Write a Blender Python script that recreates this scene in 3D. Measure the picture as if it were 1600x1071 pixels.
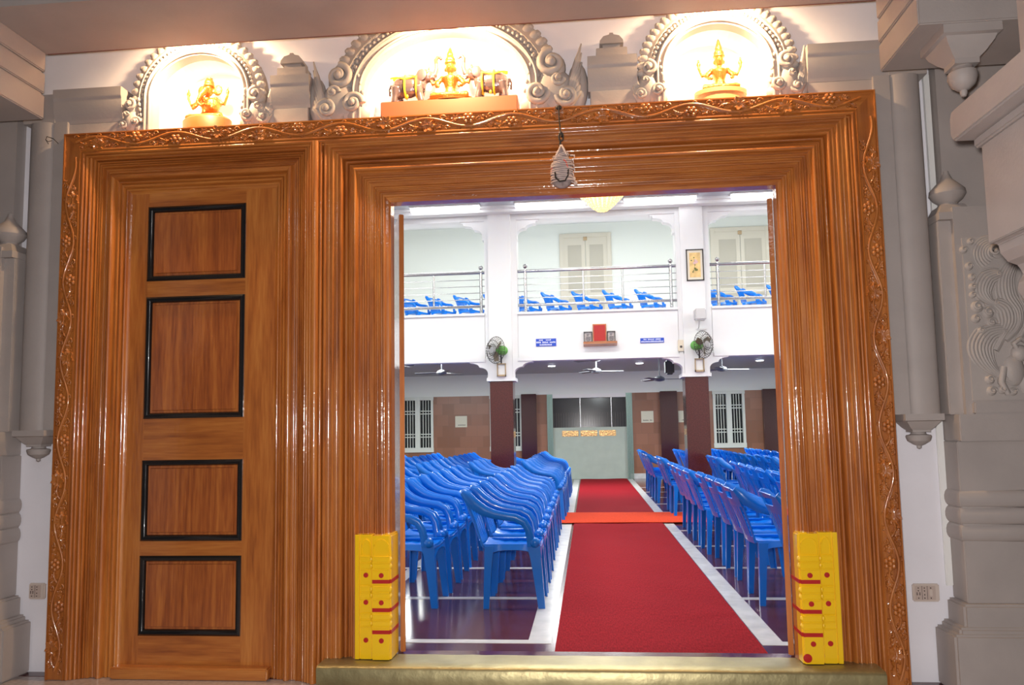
import bpy, bmesh, math, random
from mathutils import Vector, Matrix
random.seed(7)
PI = math.pi
for o in list(bpy.data.objects): bpy.data.objects.remove(o)
scn = bpy.context.scene
COL = scn.collection

# ------------------------------------------------------------------ camera
cam_d = bpy.data.cameras.new('camera'); cam = bpy.data.objects.new('camera', cam_d); COL.objects.link(cam)
F, CX, CY = 1240.0, 800.0, 560.0
def vp(px, py): return Vector((px - CX, -(py - CY), -F)).normalized()
_Y = vp(919, 673); _Z = vp(564, -12990); _Z = (_Z - _Z.dot(_Y) * _Y).normalized(); _X = _Y.cross(_Z)
cam.matrix_world = Matrix.Translation((0, 0, 1.35)) @ Matrix((_X, _Y, _Z)).to_4x4()
cam_d.sensor_width = 36; cam_d.lens = 36 * F / 1600; cam_d.shift_y = (CY - 535.5) / 1600
cam_d.clip_start = .05; cam_d.clip_end = 100
scn.camera = cam

# ------------------------------------------------------------------ world, lights, exposure
w = bpy.data.worlds.new('night'); scn.world = w; w.use_nodes = True
w.node_tree.nodes['Background'].inputs[0].default_value = (.9, .93, 1, 1)
w.node_tree.nodes['Background'].inputs[1].default_value = .02
scn.view_settings.view_transform = 'Standard'; scn.view_settings.look = 'None'
scn.view_settings.gamma = 1; scn.view_settings.use_curve_mapping = False
scn.view_settings.exposure = 0.0
def light(name, kind, loc, power, color=(1, 1, 1), size=.1, size_y=None, rot=(0, 0, 0), spot=None):
    d = bpy.data.lights.new(name, kind); d.energy = power; d.color = color
    if kind == 'AREA':
        d.size = size
        if size_y: d.shape = 'RECTANGLE'; d.size_y = size_y
    else: d.shadow_soft_size = size
    if spot: d.spot_size = spot; d.spot_blend = .6
    o = bpy.data.objects.new(name, d); o.location = loc; o.rotation_euler = rot; COL.objects.link(o)
    return o
# the photographer's flash, just above the lens
light('camera_flash', 'SPOT', (-.03, .03, 1.45), 430, (1, .95, .93), .045, rot=(PI/2 + .08, 0, .1), spot=2.0)
# unseen fill lamp added overhead as ambient for the porch foreground
light('porch_fill', 'AREA', (-1.0, .6, 3.6), 22, (1, .95, .96), 2.4, .5)
# warm bulbs tucked above each niche
for _x, _p in ((-2.27, 85), (-.76, 122), (.79, 92)):
    light('niche_bulb', 'SPOT', (_x, 4.25, 3.70), _p, (1, .66, .36), .03, rot=(PI*.29, 0, 0), spot=2.7)
    light('niche_bulb', 'POINT', (_x, 4.27, 3.72), _p*.06, (1, .62, .30), .03)
# hall: rows of ceiling tubes, and the lamps under the balcony
for _x in (-5.2, 0, 5.2):
    for _y in (7.2, 11.2):
        light('hall_tube_light', 'AREA', (_x, _y, 5.2), 172, (1, 1, .965), 2.6, .8)
for _x in (-3.6, .4, 4.4):
    light('balcony_room_light', 'AREA', (_x, 17.6, 6.7), 125, (1, 1, .96), 2.0, .8)
for _x in (-4.2, .1, 4.2):
    light('under_balcony_light', 'AREA', (_x, 18.0, 2.93), 230, (.95, 1, .98), 2.0, 1.2)
    light('under_balcony_bulb', 'POINT', (_x + .3, 16.6, 2.6), 26, (.92, 1, 1), .2)

# ------------------------------------------------------------------ helpers
class MB:
    def __init__(s): s.v = []; s.f = []
    def add(s, vs, fs):
        b = len(s.v); s.v += [Vector(p) for p in vs]; s.f += [tuple(i + b for i in f) for f in fs]; return s
    def box(s, x0, x1, y0, y1, z0, z1):
        return s.add([(x0,y0,z0),(x1,y0,z0),(x1,y1,z0),(x0,y1,z0),(x0,y0,z1),(x1,y0,z1),(x1,y1,z1),(x0,y1,z1)],
                     [(0,3,2,1),(4,5,6,7),(0,1,5,4),(1,2,6,5),(2,3,7,6),(3,0,4,7)])
    def rings(s, rs, cap=True, closed=True):
        n = len(rs[0]); vs = [p for r in rs for p in r]; fs = []
        for i in range(len(rs) - 1):
            for j in range(n if closed else n - 1):
                k = (j + 1) % n; fs.append((i*n + j, i*n + k, (i+1)*n + k, (i+1)*n + j))
        if cap: fs.append(tuple(range(n))[::-1]); fs.append(tuple(range((len(rs)-1)*n, len(rs)*n)))
        return s.add(vs, fs)
    def tube(s, pts, r, n=8, up=(0, 0, 1), asp=None, cap=True):
        pts = [Vector(p) for p in pts]; m = len(pts); up = Vector(up); rs = []
        for i, p in enumerate(pts):
            t = (pts[min(i+1, m-1)] - pts[max(i-1, 0)])
            if t.length < 1e-9: t = Vector((0, 0, 1))
            t.normalize(); u = up
            if abs(t.dot(u)) > .98: u = Vector((1, 0, 0)) if abs(t.x) < .9 else Vector((0, 1, 0))
            a = t.cross(u).normalized(); b = a.cross(t).normalized()
            q = r[i] if isinstance(r, (list, tuple)) else r
            ra, rb = (q * asp[0], q * asp[1]) if asp else (q, q)
            rs.append([p + a * (ra * math.cos(2*PI*j/n + PI/n)) + b * (rb * math.sin(2*PI*j/n + PI/n)) for j in range(n)])
        return s.rings(rs, cap)
    def lathe(s, prof, c=(0, 0, 0), n=20, a0=0, axis='z'):
        c = Vector(c); rs = []
        for r, h in prof:
            q = []
            for j in range(n):
                a = a0 + 2*PI*j/n; x, y = max(r, 1e-4)*math.cos(a), max(r, 1e-4)*math.sin(a)
                q.append(c + (Vector((x, y, h)) if axis == 'z' else Vector((x, h, y)) if axis == 'y' else Vector((h, x, y))))
            rs.append(q)
        return s.rings(rs)
    def ell(s, c, r, n=10, m=7, rot=None):
        c = Vector(c); rs = []
        for i in range(m + 1):
            t = -PI/2 + PI*i/m; q = []
            for j in range(n):
                a = 2*PI*j/n; p = Vector((r[0]*max(math.cos(t), 1e-3)*math.cos(a), r[1]*max(math.cos(t), 1e-3)*math.sin(a), r[2]*math.sin(t)))
                q.append(c + (rot @ p if rot else p))
            rs.append(q)
        return s.rings(rs)
    def sheet(s, g, th):
        # g: rows of points; a closed sheet of thickness th
        R, Cn = len(g), len(g[0]); g = [[Vector(p) for p in r] for r in g]; back = []
        for i in range(R):
            br = []
            for j in range(Cn):
                du = g[i][min(j+1, Cn-1)] - g[i][max(j-1, 0)]; dv = g[min(i+1, R-1)][j] - g[max(i-1, 0)][j]
                nn = du.cross(dv); nn = nn.normalized() if nn.length > 1e-12 else Vector((0, 0, 1)); br.append(g[i][j] - nn * th)
            back.append(br)
        vs = [p for r in g for p in r] + [p for r in back for p in r]; o = R*Cn; fs = []
        for i in range(R-1):
            for j in range(Cn-1):
                a, b, c, d = i*Cn+j, i*Cn+j+1, (i+1)*Cn+j+1, (i+1)*Cn+j
                fs.append((a, b, c, d)); fs.append((d+o, c+o, b+o, a+o))
        for j in range(Cn-1):
            fs.append((j+1, j, j+o, j+1+o)); k = (R-1)*Cn; fs.append((k+j, k+j+1, k+j+1+o, k+j+o))
        for i in range(R-1):
            fs.append((i*Cn, (i+1)*Cn, (i+1)*Cn+o, i*Cn+o)); k = Cn-1; fs.append(((i+1)*Cn+k, i*Cn+k, i*Cn+k+o, (i+1)*Cn+k+o))
        return s.add(vs, fs)
    def prism(s, poly, d0, d1, ax='y'):
        # poly in (x,z) extruded along y, or (y,z) along x, or (x,y) along z
        def P(p, d): return (p[0], d, p[1]) if ax == 'y' else (d, p[0], p[1]) if ax == 'x' else (p[0], p[1], d)
        n = len(poly)
        return s.add([P(p, d0) for p in poly] + [P(p, d1) for p in poly],
                     [tuple(range(n)), tuple(range(n, 2*n))[::-1]] + [(i, (i+1) % n + 0, (i+1) % n + n, i+n)[::-1] for i in range(n)])
    def map(s, fn, start=0):
        for i in range(start, len(s.v)): s.v[i] = Vector(fn(s.v[i]))
        return s
    def build(s, name, mat, parent=None, smooth=None, bevel=0, loc=None, remesh=0):
        me = bpy.data.meshes.new(name)
        off = Vector(loc) if loc else (parent.matrix_world.translation if parent else Vector((0, 0, 0)))
        if parent:
            off = Vector((0, 0, 0)); q = parent
            while q: off += q.location; q = q.parent
            if loc: off = Vector(loc)
        me.from_pydata([tuple(p - off) for p in s.v], [], s.f)
        bm = bmesh.new(); bm.from_mesh(me); 
        bmesh.ops.recalc_face_normals(bm, faces=bm.faces)
        if remesh == 0 and bevel:
            es = [e for e in bm.edges if len(e.link_faces) == 2 and e.calc_face_angle(0) > .9]
            if es: bmesh.ops.bevel(bm, geom=es, offset=bevel, segments=2, affect='EDGES', clamp_overlap=True)
        bm.to_mesh(me); bm.free()
        o = bpy.data.objects.new(name, me); COL.objects.link(o); me.materials.append(mat)
        if parent: o.parent = parent
        if loc and not parent: o.location = loc
        if smooth is None: smooth = 14 if bevel else 40
        if smooth:
            try:
                me.polygons.foreach_set('use_smooth', [True]*len(me.polygons)); me.set_sharp_from_angle(angle=math.radians(smooth))
            except Exception: pass
        if remesh:
            m = o.modifiers.new('blend', 'REMESH'); m.mode = 'VOXEL'; m.voxel_size = remesh; m.use_smooth_shade = True
            m2 = o.modifiers.new('soften', 'SMOOTH'); m2.iterations = 3; m2.factor = .5
        return o
def tag(o, label=None, cat=None, group=None, kind=None):
    if label: o['label'] = label
    if cat: o['category'] = cat
    if group: o['group'] = group
    if kind: o['kind'] = kind
    return o
def thing(name, loc, label, cat, group=None, kind=None):
    o = bpy.data.objects.new(name, None); COL.objects.link(o); o.location = loc; o.empty_display_size = .1
    return tag(o, label, cat, group, kind)
def struct(name, mb, mat, **k): return tag(mb.build(name, mat, **k), kind='structure')
def copy_tree(o, parent=None):
    c = o.copy(); COL.objects.link(c)
    if parent: c.parent = parent
    for ch in [x for x in KIDS.get(o.name, [])]: copy_tree(ch, c)
    return c
KIDS = {}
def note_kids():
    KIDS.clear()
    for x in bpy.data.objects:
        if x.parent: KIDS.setdefault(x.parent.name, []).append(x)

# ------------------------------------------------------------------ materials
def nodes(name):
    m = bpy.data.materials.new(name); m.use_nodes = True; nt = m.node_tree
    return m, nt, nt.nodes, nt.links, nt.nodes['Principled BSDF']
def mat(name, col, rough=.5, metal=0, coat=0, coat_rough=.05, emis=None, estr=0, bump=0, bscale=60, vary=0, vscale=4, trans=0, spec=None):
    m, nt, N, L, b = nodes(name)
    b.inputs['Base Color'].default_value = (*col, 1); b.inputs['Roughness'].default_value = rough
    b.inputs['Metallic'].default_value = metal; b.inputs['Coat Weight'].default_value = coat; b.inputs['Coat Roughness'].default_value = coat_rough
    if spec is not None: b.inputs['Specular IOR Level'].default_value = spec
    if trans: b.inputs['Transmission Weight'].default_value = trans
    if emis: b.inputs['Emission Color'].default_value = (*emis, 1); b.inputs['Emission Strength'].default_value = estr
    tc = N.new('ShaderNodeTexCoord')
    if vary:
        n = N.new('ShaderNodeTexNoise'); n.inputs['Scale'].default_value = vscale; n.inputs['Detail'].default_value = 4
        L.new(tc.outputs['Object'], n.inputs['Vector'])
        r = N.new('ShaderNodeValToRGB'); r.color_ramp.elements[0].position = .3; r.color_ramp.elements[1].position = .7
        r.color_ramp.elements[0].color = (*[c*(1-vary) for c in col], 1); r.color_ramp.elements[1].color = (*[min(1, c*(1+vary)) for c in col], 1)
        L.new(n.outputs['Fac'], r.inputs[0]); L.new(r.outputs[0], b.inputs['Base Color'])
    if bump:
        n = N.new('ShaderNodeTexNoise'); n.inputs['Scale'].default_value = bscale; n.inputs['Detail'].default_value = 5
        L.new(tc.outputs['Object'], n.inputs['Vector'])
        k = N.new('ShaderNodeBump'); k.inputs['Strength'].default_value = bump; k.inputs['Distance'].default_value = .01
        L.new(n.outputs['Fac'], k.inputs['Height']); L.new(k.outputs[0], b.inputs['Normal'])
        if coat: L.new(k.outputs[0], b.inputs['Coat Normal'])
    return m
def wood(name, axis, dark=(.24, .058, .010), mid=(.44, .135, .022), lite=(.60, .23, .045), fig=1.0):
    m, nt, N, L, b = nodes(name)
    tc = N.new('ShaderNodeTexCoord'); geo = N.new('ShaderNodeNewGeometry')
    mp = N.new('ShaderNodeMapping'); sc = [9, 9, 9]; sc['xyz'.index(axis)] = .7; mp.inputs['Scale'].default_value = sc
    L.new(geo.outputs['Position'], mp.inputs[0])
    n1 = N.new('ShaderNodeTexNoise'); n1.inputs['Scale'].default_value = 1.3*fig; n1.inputs['Detail'].default_value = 6; n1.inputs['Distortion'].default_value = .9 if fig == 1 else 3.5
    L.new(mp.outputs[0], n1.inputs['Vector'])
    n2 = N.new('ShaderNodeTexNoise'); n2.inputs['Scale'].default_value = 9; n2.inputs['Detail'].default_value = 4
    L.new(mp.outputs[0], n2.inputs['Vector'])
    mx = N.new('ShaderNodeMix'); mx.data_type = 'FLOAT'; mx.inputs[0].default_value = .38
    L.new(n1.outputs['Fac'], mx.inputs[2]); L.new(n2.outputs['Fac'], mx.inputs[3])
    r = N.new('ShaderNodeValToRGB'); e = r.color_ramp.elements
    e[0].position = .30; e[0].color = (*dark, 1); e[1].position = .70; e[1].color = (*lite, 1); k = e.new(.49); k.color = (*mid, 1)
    L.new(mx.outputs[0], r.inputs[0]); L.new(r.outputs[0], b.inputs['Base Color'])
    b.inputs['Roughness'].default_value = .42; b.inputs['Coat Weight'].default_value = 1; b.inputs['Coat Roughness'].default_value = .085; b.inputs['Coat IOR'].default_value = 1.6
    n3 = N.new('ShaderNodeTexNoise'); n3.inputs['Scale'].default_value = 48; n3.inputs['Detail'].default_value = 2; L.new(geo.outputs['Position'], n3.inputs['Vector'])
    bp = N.new('ShaderNodeBump'); bp.inputs['Strength'].default_value = .09; bp.inputs['Distance'].default_value = .01
    L.new(n3.outputs['Fac'], bp.inputs['Height']); L.new(bp.outputs[0], b.inputs['Coat Normal'])
    return m
WV = wood('varnished_wood_upright', 'z'); WH = wood('varnished_wood_crosswise', 'x')
WP = wood('varnished_wood_panel', 'z', (.17, .036, .008), (.36, .095, .018), (.56, .19, .036), fig=.45)
WC = wood('carved_wood', 'z', (.24, .062, .012), (.42, .13, .022), (.55, .19, .035))
BLACK = mat('black_gloss_paint', (.008, .008, .009), .25, coat=.6)
GREY = mat('grey_emulsion', (.40, .355, .335), .6, bump=.08, vary=.06)
GREYC = mat('grey_carved_plaster', (.43, .385, .36), .6, bump=.1, bscale=90, vary=.05)
WHITEW = mat('lilac_white_emulsion', (.82, .81, .86), .6, bump=.05, vary=.03)
HALLW = mat('hall_white_emulsion', (.84, .85, .85), .5, bump=.03)
GREENW = mat('pale_green_emulsion', (.80, .835, .785), .6)
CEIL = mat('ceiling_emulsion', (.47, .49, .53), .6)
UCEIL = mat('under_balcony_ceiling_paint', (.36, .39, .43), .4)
BRASS = mat('hammered_brass', (.31, .27, .14), .4, .75, bump=.35, bscale=14, vary=.18, vscale=6)
BRASSD = mat('brass_strip', (.45, .33, .20), .4, .6, bump=.2)
YEL = mat('yellow_gloss_paint', (.90, .56, .005), .3, coat=.6, bump=.05)
REDP = mat('red_paint', (.45, .01, .008), .4)
BLUE = mat('blue_moulded_plastic', (.002, .148, .60), .28, coat=.2, spec=.35, bump=.04, bscale=30)
CARP = None
def carpet(name, c):
    m, nt, N, L, b = nodes(name); geo = N.new('ShaderNodeNewGeometry'); mp = N.new('ShaderNodeMapping'); mp.inputs['Scale'].default_value = (90, 14, 1)
    L.new(geo.outputs['Position'], mp.inputs[0]); n = N.new('ShaderNodeTexNoise'); n.inputs['Scale'].default_value = 1.5; n.inputs['Detail'].default_value = 5
    L.new(mp.outputs[0], n.inputs['Vector']); r = N.new('ShaderNodeValToRGB'); e = r.color_ramp.elements; e[0].position = .3; e[1].position = .7
    e[0].color = (*[x*.66 for x in c], 1); e[1].color = (*[min(1, x*1.3) for x in c], 1); L.new(n.outputs['Fac'], r.inputs[0]); L.new(r.outputs[0], b.inputs['Base Color'])
    b.inputs['Roughness'].default_value = .95; b.inputs['Specular IOR Level'].default_value = .1
    v = N.new('ShaderNodeTexNoise'); v.inputs['Scale'].default_value = 220; L.new(geo.outputs['Position'], v.inputs['Vector'])
    bp = N.new('ShaderNodeBump'); bp.inputs['Strength'].default_value = .5; bp.inputs['Distance'].default_value = .005; L.new(v.outputs['Fac'], bp.inputs['Height']); L.new(bp.outputs[0], b.inputs['Normal'])
    return m
REDC = carpet('red_carpet_pile', (.25, .009, .015)); ORC = carpet('orange_carpet_pile', (.62, .060, .022))
MAROON = mat('polished_maroon_granite', (.085, .018, .013), .12, vary=.35, vscale=50)
DARKP = mat('dark_maroon_granite', (.055, .014, .012), .12, vary=.3, vscale=50)
STEEL = mat('stainless_steel', (.46, .46, .47), .22, 1)
DARK = mat('night_glass', (.012, .014, .016), .15)
WINP = mat('white_window_paint', (.66, .70, .64), .45)
DOORP = mat('grey_green_door_sheet', (.40, .46, .40), .5, vary=.05)
CREAM = mat('cream_door_paint', (.66, .62, .52), .5)
CREAM2 = mat('cream_door_groove', (.50, .47, .39), .5)
GOLD = mat('gilded_brass', (.62, .26, .06), .3, .9, bump=.5, bscale=120)
GOLDP = mat('brass_plaque', (.75, .48, .20), .22, 1, bump=.8, bscale=24)
GREENM = mat('green_fan_motor', (.13, .42, .07), .4)
DKMET = mat('dark_metal', (.07, .065, .06), .4, .5)
GREYM = mat('grey_metal', (.38, .38, .38), .4, .3)
IVORY = mat('ivory_plastic', (.62, .53, .47), .4)
IVDK = mat('socket_hole_dark', (.05, .03, .03), .6)
SIGNB = mat('blue_sign_enamel', (.012, .07, .55), .35)
SIGNW = mat('white_sign_lettering', (.8, .84, .9), .5)
WHT = mat('white_paint', (.82, .82, .80), .45)
TUBE = mat('fluorescent_tube', (.9, .9, .9), .4, emis=(.95, .98, 1), estr=7)
DLAMP = mat('downlight_glow', (1, 1, 1), .4, emis=(.96, 1, 1), estr=12)
FANP = mat('grey_fan_enamel', (.10, .105, .12), .4)
CORD = mat('black_strap', (.03, .022, .02), .7)
THREAD = mat('pinkish_white_thread', (.62, .50, .46), .8, bump=.5, bscale=200)
GRILL = mat('pale_green_steel_lattice', (.24, .34, .29), .3, .4)
STRIPW = mat('pale_grey_marble_strip', (.58, .57, .56), .25, vary=.1, vscale=8)
def granite_floor():
    m, nt, N, L, b = nodes('polished_brown_granite_tiles'); geo = N.new('ShaderNodeNewGeometry')
    br = N.new('ShaderNodeTexBrick'); br.offset = 0; br.inputs['Scale'].default_value = 1; br.inputs['Brick Width'].default_value = .7; br.inputs['Row Height'].default_value = .7
    br.inputs['Mortar Size'].default_value = .002; br.inputs['Color1'].default_value = (.13, .036, .036, 1); br.inputs['Color2'].default_value = (.10, .030, .032, 1); br.inputs['Mortar'].default_value = (.12, .07, .07, 1)
    L.new(geo.outputs['Position'], br.inputs['Vector'])
    n = N.new('ShaderNodeTexNoise'); n.inputs['Scale'].default_value = 90; n.inputs['Detail'].default_value = 3; L.new(geo.outputs['Position'], n.inputs['Vector'])
    mx = N.new('ShaderNodeMix'); mx.data_type = 'RGBA'; mx.blend_type = 'MULTIPLY'; mx.inputs[0].default_value = .5
    L.new(br.outputs[0], mx.inputs[6]); L.new(n.outputs['Color'], mx.inputs[7]); L.new(mx.outputs[2], b.inputs['Base Color'])
    b.inputs['Roughness'].default_value = .16; return m
def stone_tiles():
    m, nt, N, L, b = nodes('brown_stone_wall_tiles'); geo = N.new('ShaderNodeNewGeometry')
    sp = N.new('ShaderNodeSeparateXYZ'); cb = N.new('ShaderNodeCombineXYZ'); L.new(geo.outputs['Position'], sp.inputs[0]); L.new(sp.outputs['X'], cb.inputs['X']); L.new(sp.outputs['Z'], cb.inputs['Y'])
    br = N.new('ShaderNodeTexBrick'); br.offset = .5; br.inputs['Scale'].default_value = 1; br.inputs['Brick Width'].default_value = .33; br.inputs['Row Height'].default_value = .31
    br.inputs['Mortar Size'].default_value = .004; br.inputs['Color1'].default_value = (.30, .13, .075, 1); br.inputs['Color2'].default_value = (.21, .085, .042, 1); br.inputs['Mortar'].default_value = (.20, .10, .06, 1)
    L.new(cb.outputs[0], br.inputs['Vector']); L.new(br.outputs[0], b.inputs['Base Color']); b.inputs['Roughness'].default_value = .35
    return m
GRAN = granite_floor(); TILE = stone_tiles()
PORCHF = mat('porch_granite', (.42, .36, .34), .2, vary=.15, vscale=40)

# ================================================================== the setting: hall shell
HX0, HX1, YB = -8.2, 8.2, 22.42
struct('floor', MB().box(HX0, HX1, 4.42, YB, -.2, 0), GRAN)
m = MB()
for a, b_ in ((-.42, -.27), (1.045, 1.185), (-1.83, -1.71), (2.6, 2.72)): m.box(a, b_, 5.2, YB - .15, 0, .002)
for y in (5.2, 6.54, 7.96, 9.42, 10.85, 13.25, 14.7, 16.1, 17.5, 18.9): m.box(HX0 + .2, -.42, y, y + .085, 0, .002); m.box(1.185, HX1 - .2, y, y + .085, 0, .002)
struct('trim_1', m, STRIPW)
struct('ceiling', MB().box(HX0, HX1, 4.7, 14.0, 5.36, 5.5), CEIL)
m = MB()                                                   # stepped cornices across the ceiling
m.box(HX0, HX1, 13.80, 14.0, 5.27, 5.36); m.box(HX0, HX1, 13.70, 13.8, 5.32, 5.36)
m.box(HX0, HX1, 12.35, 12.5, 5.31, 5.36)
struct('trim_2', m, HALLW)
struct('wall_left', MB().box(HX0 - .2, HX0, 4.7, YB, 0, 7), HALLW)
struct('wall_right', MB().box(HX1, HX1 + .2, 4.7, YB, 0, 7), HALLW)
# back wall of the ground floor, brown stone below and paint above, with openings for windows and gate
m = MB(); m.box(HX0, HX1, YB, YB + .2, 2.38, 3.0)
struct('wall_back', m, GREENW)
m = MB()
holes = [(-5.30, -4.39, .82, 2.38), (-2.76, -1.84, .82, 2.38), (-.98, 1.07, 0, 2.38), (3.45, 4.31, .82, 2.38)]
x = HX0
for a, b_, z0, z1 in holes:
    m.box(x, a, YB, YB + .2, 0, 2.38)
    if z0 > 0: m.box(a, b_, YB, YB + .2, 0, z0)
    x = b_
m.box(x, HX1, YB, YB + .2, 0, 2.38)
tag(m.build('wall_back', TILE), kind='structure')
m = MB(); 
for a, b_ in ((HX0, -1.05), (1.15, HX1)): m.box(a, b_, YB - .03, YB, 0, .14)
struct('baseboard_back', m, STRIPW)
for i, (a, b_) in enumerate(((-1.86, -1.43), (2.0, 2.47), (4.78, 5.3))):
    o = MB().box(a, b_, YB - .16, YB, 0, 2.40).build('wall_pilaster', DARKP, bevel=.01)
    tag(o, ('dark maroon granite pilaster on the far wall, left of the grey gate', 'dark maroon granite pilaster on the far wall, right of the grey gate', 'dark maroon granite pilaster at the far right, right of the barred window')[i], 'pilaster', 'granite pilasters on the far wall')
# windows
def window(n, a, b_):
    z0, z1 = .82, 2.38; r = thing('window_%d' % n, ((a+b_)/2, YB, z0), None, None, kind='structure')
    m = MB(); t = .07; mid = (a+b_)/2
    for x0, x1 in ((a, a+t), (mid-.07, mid+.07), (b_-t, b_)): m.box(x0, x1, YB-.04, YB+.08, z0, z1)
    m.box(a-.01, b_+.01, YB-.05, YB+.07, z0-.01, z0+.12); m.box(a-.01, b_+.01, YB-.05, YB+.07, z1-.09, z1-.001)
    m.build('window_frame', WINP, r)
    for x0, x1 in ((a+t, mid-.07), (mid+.07, b_-t)):
        g = MB()
        for k in range(1, 4):
            xx = x0 + (x1-x0)*k/4; g.tube([(xx, YB+.03, z0+.12), (xx, YB+.03, z1-.09)], .011, 6)
        for zz in (z0+.42, z0+.50, z0+1.08, z0+1.16): g.box(x0, x1, YB+.015, YB+.045, zz-.012, zz+.012)
        g.build('window_bars', WINP, r)
    MB().box(a+.005, b_-.005, YB+.12, YB+.13, z0+.005, z1-.005).build('pane', DARK, r)
window(1, -5.30, -4.39); window(2, -2.76, -1.84); window(3, 3.45, 4.31)
# collapsible gate / sheet door
g = thing('door_1', (.045, YB, 0), 'grey-green sheet metal gate at the end of the red carpet with dark grille above', 'gate', kind='structure')
MB().box(-.98, 1.07, YB+.02, YB+.06, 0, 1.44).build('gate_sheet', DOORP, g)
MB().box(-.98, 1.07, YB-.02, YB+.06, 2.27, 2.38).build('gate_header', WHT, g)
m = MB().box(-.98, 1.07, YB+.12, YB+.14, 1.44, 2.27); m.build('dark_opening', DARK, g)
m = MB()
for k in range(30): m.box(-.96+k*.069, -.952+k*.069, YB+.08, YB+.09, 1.44, 1.85)
m.build('low_railing', DKMET, g)
for x in (-.21, .66): MB().tube([(x, YB+.02, 1.44), (x, YB+.02, 2.27)], .022, 8).build('gate_bar', STEEL, g)
for s, (a, b_) in enumerate(((-1.14, -.98), (1.07, 1.24))):
    m = MB()
    for k in range(4): x = a+.02+k*(b_-a-.04)/3; m.box(x-.012, x+.012, YB-.07, YB-.03, 0, 2.32)
    for k in range(9):
        z = .15+k*.25; m.tube([(a+.02, YB-.05, z), (b_-.02, YB-.05, z+.2)], .008, 5); m.tube([(a+.02, YB-.05, z+.2), (b_-.02, YB-.05, z)], .008, 5)
    m.box(a, b_, YB-.02, YB+.0, 0, 2.38)
    m.build('folded_lattice', GRILL, g)
for i, (a, b_) in enumerate(((-.73, -.27), (-.21, .25), (.31, .77))):
    pq = MB().box(a, b_, YB+.0, YB+.018, 1.19, 1.35).build('brass_plaque', GOLDP, bevel=.006)
    tag(pq, ('left brass plaque on the grey-green gate', 'middle brass plaque on the grey-green gate', 'right brass plaque on the grey-green gate')[i], 'plaque', 'brass plaques on the gate')
def strokes(m, x0, x1, z0, z1, y, n, seed, fill=.8):
    rr = random.Random(seed); x = x0; st = (x1-x0)/n
    for i in range(n):
        if rr.random() < fill:
            h = (z1-z0)*rr.uniform(.7, 1); m.box(x+st*.12, x+st*.75, y-.002, y, z0, z0+h)
        x += st
for i, (a, z) in enumerate(((-3.76, 1.50), (1.48, 1.54), (2.50, 1.53))):
    wd = .34 if i < 2 else .2
    r = thing('notice_board', (a+wd/2, YB-.02, z), ('cream square notice on the brown tiles left of the maroon column', 'cream square notice on the brown tiles right of the gate', 'cream square notice half hidden behind the right maroon column')[i], 'notice', 'cream notices on the brown stone wall')
    MB().box(a, a+wd, YB-.02, YB, z, z+.32).build('board', mat('notice_cream', (.62, .60, .48), .5), r, bevel=.004)
    m = MB(); strokes(m, a+.05, a+wd-.04, z+.05, z+.08, YB-.021, 8, i); m.build('lettering', DKMET, r)

# ------------------------------------------------------------------ balcony
YC = 14.0
m = MB()
for a, b_ in ((HX0, -1.80), (-1.20, 1.62), (2.21, HX1)): m.box(a, b_, YC+.04, YC+.44, 2.62, 3.48); m.box(a, b_, YC-.02, YC+.04, 2.60, 2.66); m.box(a, b_, YC+.0, YC+.04, 3.44, 3.48)
m.box(HX0, HX1, YC+.44, YB-1.2, 3.06, 3.46); m.box(HX0, HX1, 16.6, 21.0, 3.46, 3.86)
balc = tag(m.build('balcony', HALLW), 'white balcony front across the hall above the maroon columns', 'balcony')
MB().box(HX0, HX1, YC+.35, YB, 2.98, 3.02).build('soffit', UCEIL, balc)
struct('wall_back', MB().box(HX0, HX1, 21.0, 21.2, 3.46, 7), GREENW)
struct('ceiling', MB().box(HX0, HX1, YC+.3, 21.2, 6.9, 7.0), HALLW)
m = MB(); m.box(HX0, HX1, YC+.05, YC+.4, 5.18, 6.95)
struct('trim_3', m, HALLW)
def bracket_poly(x0, s, w, h, z1, neck=.10):
    # ogee bracket: x0 wall side, s direction, from z1 down to z1-h
    P = [(x0, z1), (x0+s*w, z1), (x0+s*w, z1-.10*h), (x0+s*(w-.10*w), z1-.10*h), (x0+s*(w-.12*w), z1-.20*h)]
    for k in range(7):
        t = k/6; P.append((x0+s*(w*.86 - w*.40*math.sin(t*PI/2)), z1-.22*h-.22*h*(1-math.cos(t*PI/2))))
    for k in range(7):
        t = k/6; P.append((x0+s*(w*.46 - w*.36*math.sin(t*PI/2)), z1-.44*h-.30*h*(1-math.cos(t*PI/2))))
    P += [(x0+s*neck*w, z1-h), (x0, z1-h)]
    return P
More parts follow.
